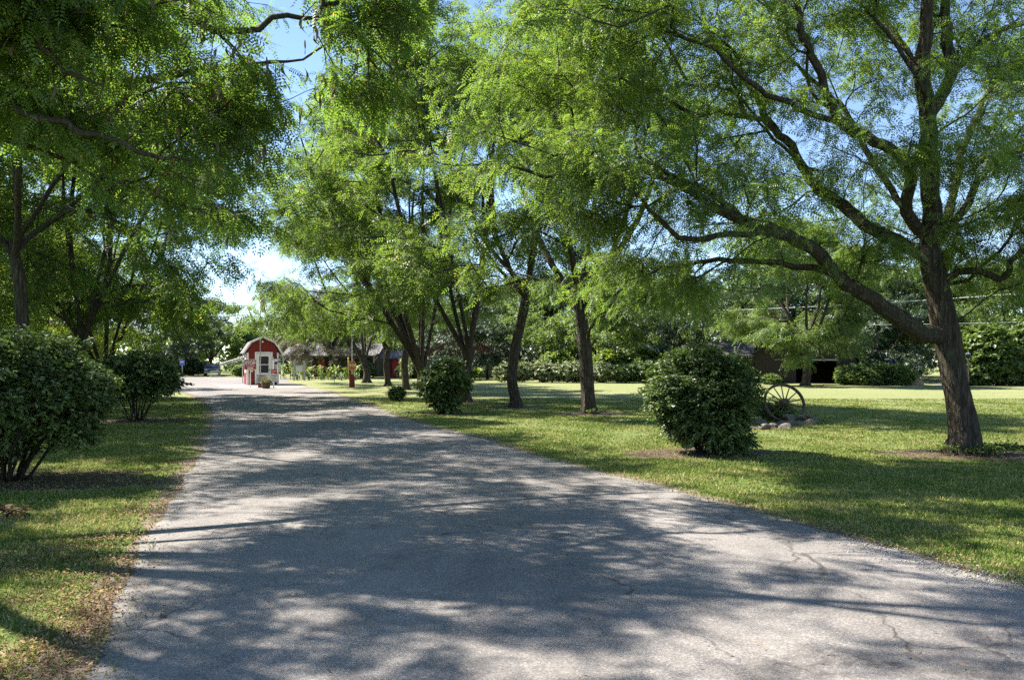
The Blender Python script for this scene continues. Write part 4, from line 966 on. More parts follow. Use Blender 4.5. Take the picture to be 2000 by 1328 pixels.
shrub('narrow based shrub topped with pale new shoots, between the drive and the locust trunks', *B_C, [(0, 0, 0.98, 0.68, 0.65, 0.45, 2), (-0.25, 0, 0.85, 0.5, 0.5, 0.35, 0.7), (0, 0, 0.42, 0.36, 0.35, 0.3, 0.6), (0.1, 0, 1.45, 0.45, 0.45, 0.2, .4)],
      nt=460, ntw=5, nlf=6, tw=0.24, ls=1.4, seed=74, group='shrubs beside the drive')
shrub('knee high little shrub alone in the grass by the drive edge', -4.65, 32.4, [(0, 0, 0.32, 0.30, 0.3, 0.26, 1)], nt=120, ntw=4, nlf=5, tw=0.16, ls=1.3, seed=75, nstem=6, base_r=0.06, zst=0.3, group='shrubs beside the drive')

hd = shrub('pale dusty hedge shrub at the house end of the clipped hedge', 0.2, 60, [(0, 0, 0.85, 1.35, 1.0, 0.62, 3), (0.7, 0, 0.9, 0.8, 0.9, 0.55, 1), (-0.7, 0, 0.75, 0.8, 0.9, 0.55, 1)], 'leaf_pale', 'bushfar', nt=420, ntw=4, nlf=5, tw=0.3, ls=1.5, seed=81, nstem=9, group='shrubs of the clipped hedge', name='hedge_shrub')
hg = shrub('green hedge shrub at the barn end of the clipped hedge', 9.6, 58.5, [(0, 0, 0.85, 1.3, 1.0, 0.65, 3), (0.7, 0, 0.8, 0.8, 0.9, 0.55, 1), (-0.7, 0, 0.85, 0.8, 0.9, 0.55, 1)], 'leaf_bush', 'bushfar', nt=420, ntw=4, nlf=5, tw=0.3, ls=1.5, seed=82, nstem=9, group='shrubs of the clipped hedge', name='hedge_shrub')
for src, x, y, s, rz, lab in [(hd, 2.4, 60, 1.0, 2, 'pale hedge shrub second from the house'), (hd, 4.6, 59.6, 1.02, 4, 'pale hedge shrub in the middle of the hedge, seen between two locust trunks'), (hd, 6.6, 59.2, 0.95, 5.2, 'pale hedge shrub where the hedge turns green'),
                              (hg, 8.0, 58.4, 0.85, 1, 'low green hedge shrub next to the pale part of the hedge'), (hg, 11.4, 58, 1.0, 3, 'last green hedge shrub, touching the dark low tree')]:
    dup(src, (x, y, 0), rz, s, lab)
hy = shrub('tall yellow green shrub behind the green end of the hedge', 7.6, 62.5, [(0, 0, 1.4, 1.5, 1.2, 1.0, 3), (0.8, 0, 1.2, 0.9, 0.9, 0.8, 1)], 'leaf_yellow', 'bushfar', nt=420, ntw=4, nlf=5, tw=0.4, ls=1.8, seed=83, nstem=9, group='tall shrubs', zst=1.4)
for src, x, y, s, rz, lab in [(hy, 10.2, 62.5, 1.05, 2, 'tall yellow green shrub under the white metal roof'), (hy, 3.6, 64, 0.95, 3, 'yellow green shrub behind the pale hedge'), (hy, -24.3, 78, 0.62, 1, 'yellow green shrub beside the gatehouse awning'), (hy, -27.0, 80, 0.5, 4, 'low yellow green shrub between the dark car and the gatehouse')]:
    dup(src, (x, y, 0), rz, s, lab)
hm = shrub('grey green mounded shrub in front of the blue van', 25.0, 53.5, [(0, 0, 0.75, 1.5, 1.1, 0.65, 3), (0.8, 0, 0.55, 0.9, 0.9, 0.5, 1), (-0.9, 0, 0.6, 0.9, 0.9, 0.5, 1)], 'leaf_far', 'bushfar', nt=460, ntw=4, nlf=5, tw=0.3, ls=1.6, seed=84, nstem=9, group='mounded shrubs by the barn')
for src, x, y, s, rz, lab in [(hm, 22.9, 53.0, 0.8, 2, 'smaller mounded shrub beside the barn doorway'), (hm, 23.6, 55.5, 0.95, 4, 'mounded shrub behind the two front ones'), (hm, 17.6, 54.8, (0.5, 0.5, 0.5), 5, 'small leafy shrub against the barn wall')]:
    dup(src, (x, y, 0), rz, s, lab)
ht = shrub('tall dense shrub right beside the lamp post', 31.0, 52.5, [(0, 0, 2.0, 1.9, 1.6, 1.6, 3), (0.9, 0, 1.2, 1.3, 1.2, 1.0, 1.4), (-0.9, 0, 1.0, 1.2, 1.2, 0.9, 1.2), (0, 0, 3.1, 1.2, 1.2, 0.8, 1)], 'leaf_far', 'bigfar', nt=620, ntw=4, nlf=5, tw=0.45, ls=1.0, seed=85, nstem=10, group='tall shrubs', zst=1.8, stem_r=0.03)
for src, x, y, s, rz, lab in [(ht, 34.6, 53.5, 1.1, 2, 'tallest dense shrub, second from the lamp post'), (ht, 38.5, 52.5, 1.0, 4, 'tall dense shrub at the photo edge, third from the lamp post'), (ht, 36.0, 49.0, 0.55, 1, 'low shrub in front of the tall dense ones')]:
    dup(src, (x, y, 0), rz, s, lab)

# ================================================================== THE GATEHOUSE AND ITS SIGNS
BX, BY, BR = -16.55, 53.4, R(22)
g = thing('gatehouse', 'small red barn shaped gatehouse with white trim and a white door', 'gatehouse', (BX, BY, 0), BR)
Wd, Dp, Eh = 1.0, 3.0, 2.22
gam = [(-1.0, 0), (1.0, 0), (1.0, 2.15), (0.70, 2.80), (0, 3.12), (-0.70, 2.80), (-1.0, 2.15)]
MB().prism(gam, 0, Dp).build('wall', M['red_siding'], g)
rf = MB()
prof = [(-1.28, 2.12), (-0.78, 2.88), (0, 3.24), (0.78, 2.88), (1.28, 2.12)]
for (x0, z0), (x1, z1) in zip(prof[:-1], prof[1:]):
    d = Vector((x1 - x0, 0, z1 - z0)); n = Vector((-d.z, 0, d.x)).normalized() * 0.05
    rf.prism([(x0, z0), (x1, z1), (x1 - n.x, z1 - n.z), (x0 - n.x, z0 - n.z)], -0.16, Dp + 0.16)
rf.build('roof', M['grey'], g)
tm = MB()
for (x0, z0), (x1, z1) in zip(prof[:-1], prof[1:]):
    d = Vector((x1 - x0, 0, z1 - z0)); n = Vector((-d.z, 0, d.x)).normalized() * 0.10
    tm.prism([(x0, z0 + .002), (x1, z1 + .002), (x1 - n.x, z1 - n.z), (x0 - n.x, z0 - n.z)], -0.185, -0.162)
tm.box((-0.95, -0.012, 1.08), (0.10, 0.024, 2.14)).box((0.95, -0.012, 1.08), (0.10, 0.024, 2.14)).box((-1.012, 0.06, 1.08), (0.024, 0.12, 2.14)).box((1.012, 0.06, 1.08), (0.024, 0.12, 2.14))
tm.build('trim', M['white'], g)
fr = MB(); dx = 0.06
for sx in (-0.52, 0.52): fr.box((dx + sx, -0.02, 1.07), (0.09, 0.04, 2.10))
fr.box((dx, -0.021, 2.16), (1.13, 0.042, 0.09)); fr.build('door_frame', M['white'], g)
dr = MB()
for sx in (-0.39, 0.39): dr.box((dx + sx, -0.012, 1.08), (0.17, 0.024, 2.02))
dr.box((dx, -0.012, 0.44), (0.61, 0.024, 0.74)).box((dx, -0.012, 2.0), (0.61, 0.024, 0.18)).box((dx, -0.014, 1.36), (0.61, 0.03, 0.05))
d_ = dr.build('door', M['white'], g)
MB().box((dx, -0.006, 1.08), (0.62, 0.006, 1.72)).build('pane', M['glass'], d_)
hn = MB().tube([(dx + 0.36, -0.03, 1.05), (dx + 0.36, -0.07, 1.05), (dx + 0.36, -0.07, 0.95)], 0.015, 6); hn.build('handle', M['black'], d_)
MB().box((dx, -0.12, 0.06), (1.0, 0.22, 0.12)).build('step', M['concrete'], g)
lp = MB().box((-0.03, -0.06, 2.93), (0.05, 0.12, 0.05)); lp.tube([(-0.03, -0.12, 2.93), (-0.03, -0.17, 2.85)], [0.05, 0.075], 8); lp.build('lamp', M['cream'], g)
MB().box((0.86, -0.10, 1.32), (0.52, 0.14, 0.86)).build('cabinet', M['offwhite'], g)
MB().box((-1.04, 0.75, 1.45), (0.06, 1.0, 1.25)).build('service_shutter', M['white'], g)
aw = MB()
for yy in (0.5, 1.3):
    aw.tube([(-1.05, yy, 2.0), (-1.5, yy, 1.86)], 0.02, 6); aw.tube([(-1.05, yy, 1.5), (-1.5, yy, 1.86)], 0.015, 6)
aw.tube([(-1.5, 0.5, 1.86), (-1.5, 1.3, 1.86)], 0.02, 6); aw.build('awning_bracket', M['offwhite'], g)
aw = MB(); aw.tube([(1.05, 0.5, 2.02), (1.42, 0.5, 1.94)], 0.02, 6).tube([(1.42, 0.5, 1.94), (1.42, 1.3, 1.94)], 0.02, 6).tube([(1.05, 1.3, 2.02), (1.42, 1.3, 1.94)], 0.02, 6); aw.build('awning_bracket', M['offwhite'], g)
MB().box((-0.70, -0.05, 0.93), (0.14, 0.08, 0.10)).build('meter_box', M['offwhite'], g)
MB().box((0.62, -0.05, 1.82), (0.12, 0.08, 0.10)).build('alarm_bell', M['offwhite'], g)
gh = MB().tube([(0.72, -0.26, 0.0), (0.72, -0.26, 1.30), (0.76, -0.26, 1.46), (0.90, -0.27, 1.54), (1.25, -0.3, 1.56)], 0.035, 8)
o = gh.build('gooseneck_post', M['black']); o.location = (BX, BY, 0); o.rotation_euler = (0, 0, BR)
tag(o, 'black bent pipe post in front of the white cabinet at the gatehouse', 'post')

# exit rail beside the gatehouse
o = thing('guard_rail', 'white sloping double rail reaching out from behind the gatehouse', 'rail', (-21.2, 58.5, 0), 0)
mb = MB().tube([(0, 0, 1.30), (1.7, -0.3, 1.75)], 0.045, 6).tube([(0, 0, 1.42), (1.7, -0.3, 1.87)], 0.045, 6).tube([(0, 0, 1.15), (0, 0, 1.45)], 0.045, 6); mb.build('rail', M['offwhite'], o)
MB().tube([(1.7, -0.3, 0), (1.7, -0.3, 1.87)], 0.035, 6).build('post', M['offwhite'], o)

def wline(mb, x, z, wdt, h, r, y): # one line of small worn characters
    k = x - wdt / 2
    while k < x + wdt / 2:
        c = r.uniform(0.5, 1.0) * h
        mb.box((k + c / 2, y, z), (c * 0.8, 0.004, h * r.uniform(0.7, 1.0))); k += c * 1.25
rw = random.Random(4)
Ys = 48.4; xs = at(489, 700, Ys)[0]
s = thing('stop_sign_box', 'square dark red lightbox sign reading STOP on a white post before the gatehouse door', 'sign', (xs, Ys, 0), R(14))
MB().tube([(0, 0, 0), (0, 0, 1.1)], 0.03, 8).build('post', M['white'], s)
fz = 1.38
MB().box((0, 0, fz), (0.74, 0.22, 0.64)).build('housing', M['white'], s)
MB().box((0.0, -0.113, fz), (0.66, 0.008, 0.56)).build('face', M['signred'], s)
lettering('STOP', 0.25, (0, -0.119, fz + 0.075), M['white'], s, 0, 'lettering', 0.98)
mb = MB(); wline(mb, 0, fz + 0.225, 0.54, 0.045, rw, -0.119); wline(mb, 0, fz - 0.08, 0.5, 0.035, rw, -0.119); wline(mb, 0, fz - 0.135, 0.36, 0.03, rw, -0.119); mb.build('small_print', M['white'], s)
MB().box((0.0, -0.119, fz - 0.215), (0.34, 0.004, 0.075)).build('plate', M['cream'], s)

Yf = 49.2; xf = at(508.5, 700, Yf)[0]
f = thing('flagpole', 'thin grey pole topped by leaves in front of the gatehouse door', 'pole', (xf, Yf, 0))
MB().tube([(0, 0, 0), (0, 0, 1.85)], 0.035, 8).tube([(0, 0, 1.85), (0, 0, 6.6)], 0.025, 8).build('pole', M['steel'], f)
MB().tube([(0, 0, 6.6), (0, 0, 6.66)], [0.05, 0.04], 8).build('cap', M['steel'], f)
# a limp flag hanging in folds
nu, nv = 14, 18; V = []; UV = []
for j in range(nv + 1):
    for i in range(nu + 1):
        u, v = i / nu, j / nv
        V.append((0.03 + 0.34 * u * (0.6 + 0.4 * v) , 0.07 * math.sin(u * 16 + v * 2) * (0.3 + u), 5.75 - 1.15 * v - 0.25 * u * (1 - v * 0.6)))
F = [(j * (nu + 1) + i, j * (nu + 1) + i + 1, (j + 1) * (nu + 1) + i + 1, (j + 1) * (nu + 1) + i) for j in range(nv) for i in range(nu)]
me = bpy.data.meshes.new('flag'); me.from_pydata(V, [], F); uvl = me.uv_layers.new(name='UVMap')
for lp_ in me.loops:
    vi = lp_.vertex_index; uvl.data[lp_.index].uv = ((vi % (nu + 1)) / nu, 1 - (vi // (nu + 1)) / nv)
for p in me.polygons: p.use_smooth = True
o = link_mesh('flag', me, M['flag'], None, (xf, Yf, 0)); sm = o.modifiers.new('thickness', 'SOLIDIFY'); sm.thickness = 0.006
tag(o, 'limp red and white striped flag hanging from the grey pole', 'flag')

o = thing('antenna_pole', 'thin dark pole standing up behind the gatehouse roof', 'pole', (at(523, 700, 60)[0], 60, 0))
MB().tube([(0, 0, 0), (0, 0, 4.9)], 0.03, 6).build('mast', M['steel'], o); MB().box((0, 0, 4.9), (0.3, 0.04, 0.04)).build('crossbar', M['steel'], o)

# board sign on the ground
Yb = 48.3; xb = at(511.5, 700, Yb)[0]
s = thing('notice_sign', 'low grey board sign with black painted marks standing before the door', 'sign', (xb, Yb, 0), R(14))
MB().box((0, 0, 0.53), (0.60, 0.03, 0.54)).build('board', M['steel'], s)
MB().box((-0.2, 0.05, 0.27), (0.05, 0.05, 0.54)).build('leg', M['railwood'], s); MB().box((0.2, 0.05, 0.27), (0.05, 0.05, 0.54)).build('leg', M['railwood'], s)
mb = MB(); wline(mb, 0, 0.70, 0.30, 0.07, rw, -0.018); wline(mb, -0.02, 0.58, 0.46, 0.06, rw, -0.018); wline(mb, 0, 0.46, 0.46, 0.06, rw, -0.018); wline(mb, 0, 0.36, 0.3, 0.04, rw, -0.018); mb.build('small_print', M['char'], s)
o = thing('flower_pot', 'small square red brown pot under the grey board sign', 'pot', (xb - 0.02, Yb - 0.15, 0), R(14))
MB().slab([(-0.15, -0.1), (0.15, -0.1), (0.15, 0.1), (-0.15, 0.1)], 0.0, 0.23).build('body', M['railwood'], o); MB().slab([(-0.17, -0.12), (0.17, -0.12), (0.17, 0.12), (-0.17, 0.12)], 0.232, 0.27).build('rim', M['railwood'], o)
# half barrel planter
Yp = 46.8; xp = at(519.5, 700, Yp)[0]
p = thing('barrel_planter', 'half barrel planter of orange and yellow flowers in front of the gatehouse', 'planter', (xp, Yp, 0))
MB().tube([(0, 0, 0), (0, 0, 0.18), (0, 0, 0.36)], [0.20, 0.25, 0.25], 20).build('barrel', M['barrel'], p, False)
hb_ = MB(); hb_.tube([(0, 0, 0.06), (0, 0, 0.10)], [0.228, 0.236], 20).tube([(0, 0, 0.27), (0, 0, 0.31)], [0.256, 0.256], 20); hb_.build('hoop', M['black'], p)
def clump(n, rx, rz, z0, T, sc, seed, up=0.3):
    r = np.random.default_rng(seed); v = r.normal(0, 1, (n, 3)); v /= np.linalg.norm(v, axis=1, keepdims=True); v[:, 2] = np.abs(v[:, 2])
    o_ = v * (r.uniform(0.3, 1, n) ** 0.5)[:, None] * np.array((rx, rx, rz)) + (0, 0, z0)
    d = v + r.normal(0, 0.4, (n, 3)); upv = r.normal(0, 0.5, (n, 3)); upv[:, 2] += 1
    return place_leaves(LEAF[T], o_, d, upv, sc * r.uniform(0.6, 1.2, n))
V, F = clump(420, 0.30, 0.24, 0.34, 'bush', 0.9, 5); link_mesh('foliage', mesh_q('foliage', V, F), M['leaf_bush'], p)
V, F = clump(130, 0.31, 0.27, 0.36, 'bush', 0.8, 6); link_mesh('flower', mesh_q('flower', V, F), M['flower'], p)
# card reader post with two signs
Yc = 48.0; xc = at(534.5, 700, Yc)[0]
s = thing('sign_post', 'white post with a bent arm, a small red sign and a white list board', 'sign', (xc, Yc, 0), R(14))
MB().tube([(0, 0, 0), (0, 0, 1.66)], 0.04, 8).tube([(0, 0, 1.62), (0.2, 0, 1.60), (0.24, 0, 1.5), (0.24, 0, 0.95)], 0.022, 8).build('post', M['white'], s)
MB().box((0.02, -0.06, 0.99), (0.32, 0.03, 0.24)).build('red_sign', M['signred'], s)
lettering('STOP', 0.09, (0.02, -0.082, 0.99), M['white'], s)
MB().box((0.06, -0.06, 0.60), (0.36, 0.03, 0.48)).build('list_board', M['offwhite'], s)
mb = MB()
for k, ww in enumerate((0.30, 0.34, 0.2, 0.32, 0.28)): wline(mb, 0.02, 0.78 - 0.09 * k, ww, 0.035, rw, -0.078)
mb.build('small_print', M['char'], s)
MB().box((0.14, -0.02, 1.48), (0.14, 0.12, 0.12)).build('lamp', M['black'], s)

# ---- barrier
Yg = 49.2; xg = at(687.5, 700, Yg)[0]
b = thing('barrier_gate', 'dark red barrier cabinet with a raised white arm carrying an octagonal STOP sign', 'barrier', (xg, Yg, 0), R(12))
MB().prism([(-0.165, 0), (0.165, 0), (0.165, 0.64), (0.06, 0.80), (-0.06, 0.80), (-0.165, 0.64)], -0.17, 0.17).build('cabinet', M['darkred'], b)
MB().box((0, -0.02, 2.75), (0.055, 0.04, 4.1)).build('arm', M['white'], b)
oc_ = [(0.285 * math.cos(PI / 8 + k * PI / 4), 1.32 + 0.285 * math.sin(PI / 8 + k * PI / 4)) for k in range(8)]
sg = MB().prism(oc_, -0.075, -0.06).build('stop_sign', M['stopred'], b)
ring = MB(); oo = [((x) / 0.285 * 0.27, 1.32 + (z - 1.32) / 0.285 * 0.27) for x, z in oc_]; ii = [((x) / 0.285 * 0.255, 1.32 + (z - 1.32) / 0.285 * 0.255) for x, z in oc_]
for k in range(8):
    k2 = (k + 1) % 8; ring.prism([oo[k], oo[k2], ii[k2], ii[k]], -0.079, -0.0755)
ring.build('border', M['cream'], sg); lettering('STOP', 0.22, (0, -0.081, 1.32), M['cream'], sg, 0, 'lettering', 0.95)
o = thing('marker_stake', 'short dark marker stake in the grass before the flower bed', 'stake', (at(653, 700, 58)[0], 58, 0))
MB().tube([(0, 0, 0), (0, 0, 0.52)], 0.02, 6).build('stake', M['black'], o); MB().box((0, 0, 0.56), (0.12, 0.03, 0.10)).build('plate', M['steel'], o)
o = thing('yellow_post', 'tall narrow yellow post behind the octagonal stop sign', 'post', (at(680.5, 700, 70)[0], 70, 0))
MB().tube([(0, 0, 0), (0, 0, 1.85)], 0.06, 8).build('post', M['yellow'], o); MB().tube([(0, 0, 1.85), (0, 0, 1.93)], [0.075, 0.03], 8).build('cap', M['yellow'], o)

# ---- fence, notice board, flower bed
FY = 71.0; xa, xb_ = at(542, 700, FY)[0], at(690, 700, FY)[0]
f = thing('rail_fence', 'low red brown rail fence behind the bright canna bed', 'fence', (xa, FY, 0))
Lf = xb_ - xa; MB().box((Lf / 2, 0, 0.92), (Lf, 0.05, 0.15)).build('rail', M['railwood'], f); MB().box((Lf / 2, 0, 0.50), (Lf, 0.05, 0.12)).build('rail', M['railwood'], f)
for k in range(5): MB().box((Lf * k / 4, 0.06, 0.52), (0.10, 0.10, 1.04)).build('post', M['railwood'], f)
n_ = thing('notice_board', 'pale framed notice board between two grey posts in front of the canna bed', 'notice board', (at(584.5, 700, 66)[0], 66, 0))
for sx in (-0.42, 0.42): MB().box((sx, 0, 0.80), (0.14, 0.14, 1.6)).build('post', M['steel'], n_)
MB().box((0, 0, 0.98), (0.68, 0.05, 0.56)).build('frame', M['steel'], n_); MB().box((0, -0.03, 0.98), (0.54, 0.012, 0.44)).build('board', M['offwhite'], n_)
def canna(label, x, y, H, seed, group='canna plants in the bed', leafm='leaf_lime', n=26, name='canna_plant', ls=1.0, stemh=True):
    r = np.random.default_rng(seed); o = thing(name, label, 'plant', (x, y, 0), 0, group)
    ns = 6; mb = MB(); Os, Ds, Us = [], [], []
    for k in range(ns):
        a = r.uniform(0, 6.28); q = r.uniform(0.05, 0.35); bx, by = q * math.cos(a), q * math.sin(a); h = H * r.uniform(0.7, 1.0)
        mb.tube([(bx, by, 0), (bx * 1.15, by * 1.15, h)], [0.018, 0.010], 5)
        for j in range(n // ns):
            z = h * (0.2 + 0.8 * j / (n // ns)); a2 = r.uniform(0, 6.28)
            Os.append((bx, by, z)); Ds.append((math.cos(a2) * 0.7, math.sin(a2) * 0.7, r.uniform(0.3, 1.1))); Us.append((-math.cos(a2), -math.sin(a2), 0.8))
    mb.build('stem', M['leaf_bush'], o)
    V, F = place_leaves(LEAF['canna'], np.array(Os), np.array(Ds), np.array(Us), ls * r.uniform(0.6, 1.1, len(Os)))
    link_mesh('foliage', mesh_q('foliage', V, F), M[leafm], o); return o
c0 = canna('bright green canna nearest the gatehouse', -19.9, 70.0, 1.35, 3, n=60)
labs = ['bright green canna, second from the gatehouse', 'bright green canna just before the notice board', 'bright green canna just past the notice board', 'bright green canna midway along the fence', 'bright green canna in front of the dark spruce trunk', 'bright green canna under the porch sign', 'bright green canna before the porch window', 'last bright canna beside the stop sign']
for k, lab in enumerate(labs): dup(c0, (-19.1 + 0.78 * k, 70.0 + 0.3 * math.sin(k * 2), 0), k * 1.3, 0.85 + 0.2 * math.sin(k * 3.1), lab)
l0 = canna('low dark leafy plant at the front corner of the flower bed', -17.8, 66.5, 0.55, 9, 'low leafy plants at the front of the bed', 'leaf_bush', 48, 'hosta_plant', 0.6)
for k, lab in enumerate(['low leafy plant right of the notice board', 'low leafy plant in front of the canna bed, midway', 'low leafy plant by the marker stake', 'low leafy plant before the spruce trunk', 'low leafy plant behind the barrier cabinet', 'low leafy plant next to the twin trunk']):
    dup(l0, (-16.7 + 0.95 * k, 66.0 + 0.4 * math.sin(k * 1.7), 0), k * 1.1, 1.0 + 0.15 * math.sin(k * 2.3), lab)
t0 = canna('tall broad leaved plant with yellow blooms by the red shed', at(800, 700, 64)[0], 64, 2.3, 15, 'tall plants by the shed', 'leaf_pale', 78, 'tall_garden_plant', 0.9)
V, F = clump(26, 0.4, 0.4, 1.9, 'bushfar', 1.6, 16); link_mesh('flower', mesh_q('flower', V, F), M['yellow'], t0)
dup(t0, (at(787, 700, 65)[0], 65, 0), 2.0, 0.8, 'slightly shorter broad leaved plant touching the red shed')
y0_ = canna('yellow green clump of long leaves at the foot of the stone house', at(935, 700, 66)[0], 66, 0.95, 19, 'plants before the house', 'leaf_lime', 90, 'garden_plant', 1.1)
dup(y0_, (at(922, 700, 67)[0], 67, 0), 1.4, 1.05, 'taller yellow green clump half hidden behind the locust trunk')

# ================================================================== BUILDINGS
def gable_house(name, label, x0, x1, y0, y1, eave, ridge, wallm, roofm, ridge_axis='X', over=0.35):
    h = thing(name, label, 'building', ((x0 + x1) / 2, y0, 0)); hw = (x1 - x0) / 2; dp = y1 - y0
    if ridge_axis == 'X':      # ridge runs across, long side to the viewer
        MB().add([(-hw, 0, 0), (hw, 0, 0), (hw, dp, 0), (-hw, dp, 0), (-hw, 0, eave), (hw, 0, eave), (hw, dp, eave), (-hw, dp, eave), (-hw, dp / 2, ridge), (hw, dp / 2, ridge)],
                 [(0, 1, 5, 4), (2, 3, 7, 6), (1, 2, 6, 9, 5), (3, 0, 4, 8, 7), (4, 5, 9, 8), (6, 7, 8, 9)]).build('wall', wallm, h)
        k = (ridge - eave) / (dp / 2); rf = MB()
        for s in (0, 1):
            ya, yb, za, zb = (-over, dp / 2, eave - k * over, ridge) if s == 0 else (dp + over, dp / 2, eave - k * over, ridge)
            rf.add([(-hw - over, ya, za + 0.03), (hw + over, ya, za + 0.03), (hw + over, yb, zb + 0.03), (-hw - over, yb, zb + 0.03), (-hw - over, ya, za + 0.13), (hw + over, ya, za + 0.13), (hw + over, yb, zb + 0.13), (-hw - over, yb, zb + 0.13)],
                   [(0, 1, 2, 3), (4, 7, 6, 5), (0, 4, 5, 1), (1, 5, 6, 2), (2, 6, 7, 3), (3, 7, 4, 0)])
        rf.build('roof', roofm, h)
    else:
        MB().prism([(-hw, 0), (hw, 0), (hw, eave), (0, ridge), (-hw, eave)], 0, dp).build('wall', wallm, h)
        k = (ridge - eave) / hw; rf = MB()
        for s in (-1, 1):
            rf.prism([(s * (hw + over), eave - k * over + 0.03), (0, ridge + 0.03), (0, ridge + 0.14), (s * (hw + over), eave - k * over + 0.14)], -over, dp + over)
        rf.build('roof', roofm, h)
    return h
# porch building
h = gable_house('porch_building', 'low wooden shop with a grey shingled porch roof and a pale sign', -23.0, -14.2, 84, 92, 2.3, 3.4, M['barn_siding'], M['grey'])
pr_ = MB().add([(-4.8, -2.6, 2.05), (4.8, -2.6, 2.05), (4.8, -0.02, 2.95), (-4.8, -0.02, 2.95), (-4.8, -2.6, 2.15), (4.8, -2.6, 2.15), (4.8, -0.02, 3.05), (-4.8, -0.02, 3.05)], [(0, 1, 2, 3), (4, 7, 6, 5), (0, 4, 5, 1), (1, 5, 6, 2), (2, 6, 7, 3), (3, 7, 4, 0)])
pr_.build('porch_roof', M['grey'], h)
for xx in (-4.6, -2.3, 0.2, 2.4, 4.6):
    q = MB().box((xx, -2.45, 1.02), (0.14, 0.14, 2.04)); q.tube([(xx, -2.45, 1.6), (xx + 0.35, -2.45, 2.0)], 0.04, 4); q.build('porch_post', M['offwhite'], h)
for xx, ww in ((0.35, 0.55), (1.7, 0.8), (-2.8, 0.8)):
    wn = MB().box((xx, -0.03, 1.15), (ww + 0.14, 0.06, 0.95)).build('window', M['offwhite'], h); MB().box((xx, -0.064, 1.15), (ww, 0.01, 0.8)).build('pane', M['glass'], wn)
MB().box((0.6, -2.62, 1.80), (0.75, 0.03, 0.14)).build('porch_sign', M['offwhite'], h)
MB().box((-1.3, -0.06, 1.2), (0.7, 0.1, 0.7)).build('wall_panel', M['red'], h)
# red shed
h = gable_house('red_shed', 'small red shed with a white barred gate, beyond the forked double trunk', -12.4, -10.2, 78, 81, 1.9, 2.5, M['red_siding'], M['grey'])
gt = MB()
for k in range(4): gt.box((0.5, -0.09, 0.25 + 0.2 * k), (0.7, 0.05, 0.05))
for xx in (0.15, 0.85): gt.box((xx, -0.06, 0.55), (0.07, 0.06, 0.95))
gt.build('gate', M['white'], h); MB().box((0.2, -0.03, 0.9), (1.0, 0.04, 1.6)).build('door', M['red'], h)
# stone and clapboard house
h = gable_house('stone_house', 'house with a rubble stone ground floor and reddish clapboard gable', -9.5, -1.75, 76, 85, 2.6, 4.9, M['brown_siding'], M['grey'], 'Y')
MB().box((0, 4.5, 0.93), (7.79, 9.04, 1.86)).build('stone_base', M['stone'], h)
for xx, zz, ww, hh in ((2.05, 1.25, 0.62, 0.85), (1.15, 1.25, 0.45, 0.85), (-1.5, 1.25, 0.6, 0.85)):
    wn = MB(); wn.box((xx - ww / 2 - .04, -0.05, zz), (0.08, 0.06, hh + .16)).box((xx + ww / 2 + .04, -0.05, zz), (0.08, 0.06, hh + .16)).box((xx, -0.05, zz + hh / 2 + .04), (ww, 0.06, 0.08)).box((xx, -0.05, zz - hh / 2 - .04), (ww, 0.06, 0.08)).box((xx, -0.05, zz), (ww, 0.04, 0.04)).box((xx, -0.052, zz), (0.04, 0.04, hh))
    w_ = wn.build('window', M['white'], h); MB().box((xx, -0.03, zz), (ww, 0.02, hh)).build('pane', M['glass'], w_)
# white metal roof building
h = gable_house('metal_roof_building', 'low building with a bright white metal roof rising over the hedge', 12.0, 17.8, 92, 100, 2.6, 3.9, M['offwhite'], M['roofwhite'])
wn = MB().box((0, -0.03, 1.5), (1.2, 0.06, 1.0)).build('window', M['white'], h); MB().box((0, -0.064, 1.5), (1.05, 0.01, 0.85)).build('pane', M['glass'], wn)
# the barn
h = thing('barn', 'weathered dark board barn with a lean-to and a wide open doorway', 'barn', (20.9, 57.5, 0), R(-19))
x0, x1 = -3.4, 3.4; dl_, dr2, dt = -0.55, 2.15, 1.62     # doorway
def ez(x): return 2.15 + (4.25 - 2.15) * (1 - abs(x) / 3.4)
wl = MB()
wl.prism([(x0, 0), (dl_, 0), (dl_, ez(dl_)), (x0, ez(x0))], 0, 0.15)
wl.prism([(dr2, 0), (x1, 0), (x1, ez(x1)), (dr2, ez(dr2))], 0, 0.15)
wl.prism([(dl_, dt), (dr2, dt), (dr2, ez(dr2)), (0, ez(0)), (dl_, ez(dl_))], 0, 0.15)
wl.box((x0 + 0.075, 4.1, 1.07), (0.15, 7.9, 2.14)).box((x1 - 0.075, 4.1, 1.07), (0.15, 7.9, 2.14)); wl.prism([(x0, 0), (x1, 0), (x1, 2.15), (0, 4.25), (x0, 2.15)], 8.1, 8.25)
wl.build('wall', M['barn_siding'], h)
rf = MB(); k = (4.25 - 2.15) / 3.4
for s in (-1, 1): rf.prism([(s * 3.75, 2.15 - k * 0.35 + 0.02), (0, 4.27), (0, 4.38), (s * 3.75, 2.15 - k * 0.35 + 0.13)], -0.35, 8.6)
rf.build('roof', M['barnroof'], h)
MB().box((0.8, -0.03, dt + 0.06), (2.9, 0.06, 0.10)).build('door_track', M['steel'], h)
MB().box((3.0, -0.06, 0.85), (0.9, 0.05, 1.6)).build('door', M['barn_siding'], h)
lt = MB().box((-5.0, 1.6, 0.95), (3.1, 3.2, 1.9)); lt.build('lean_to', M['barn_siding'], h)
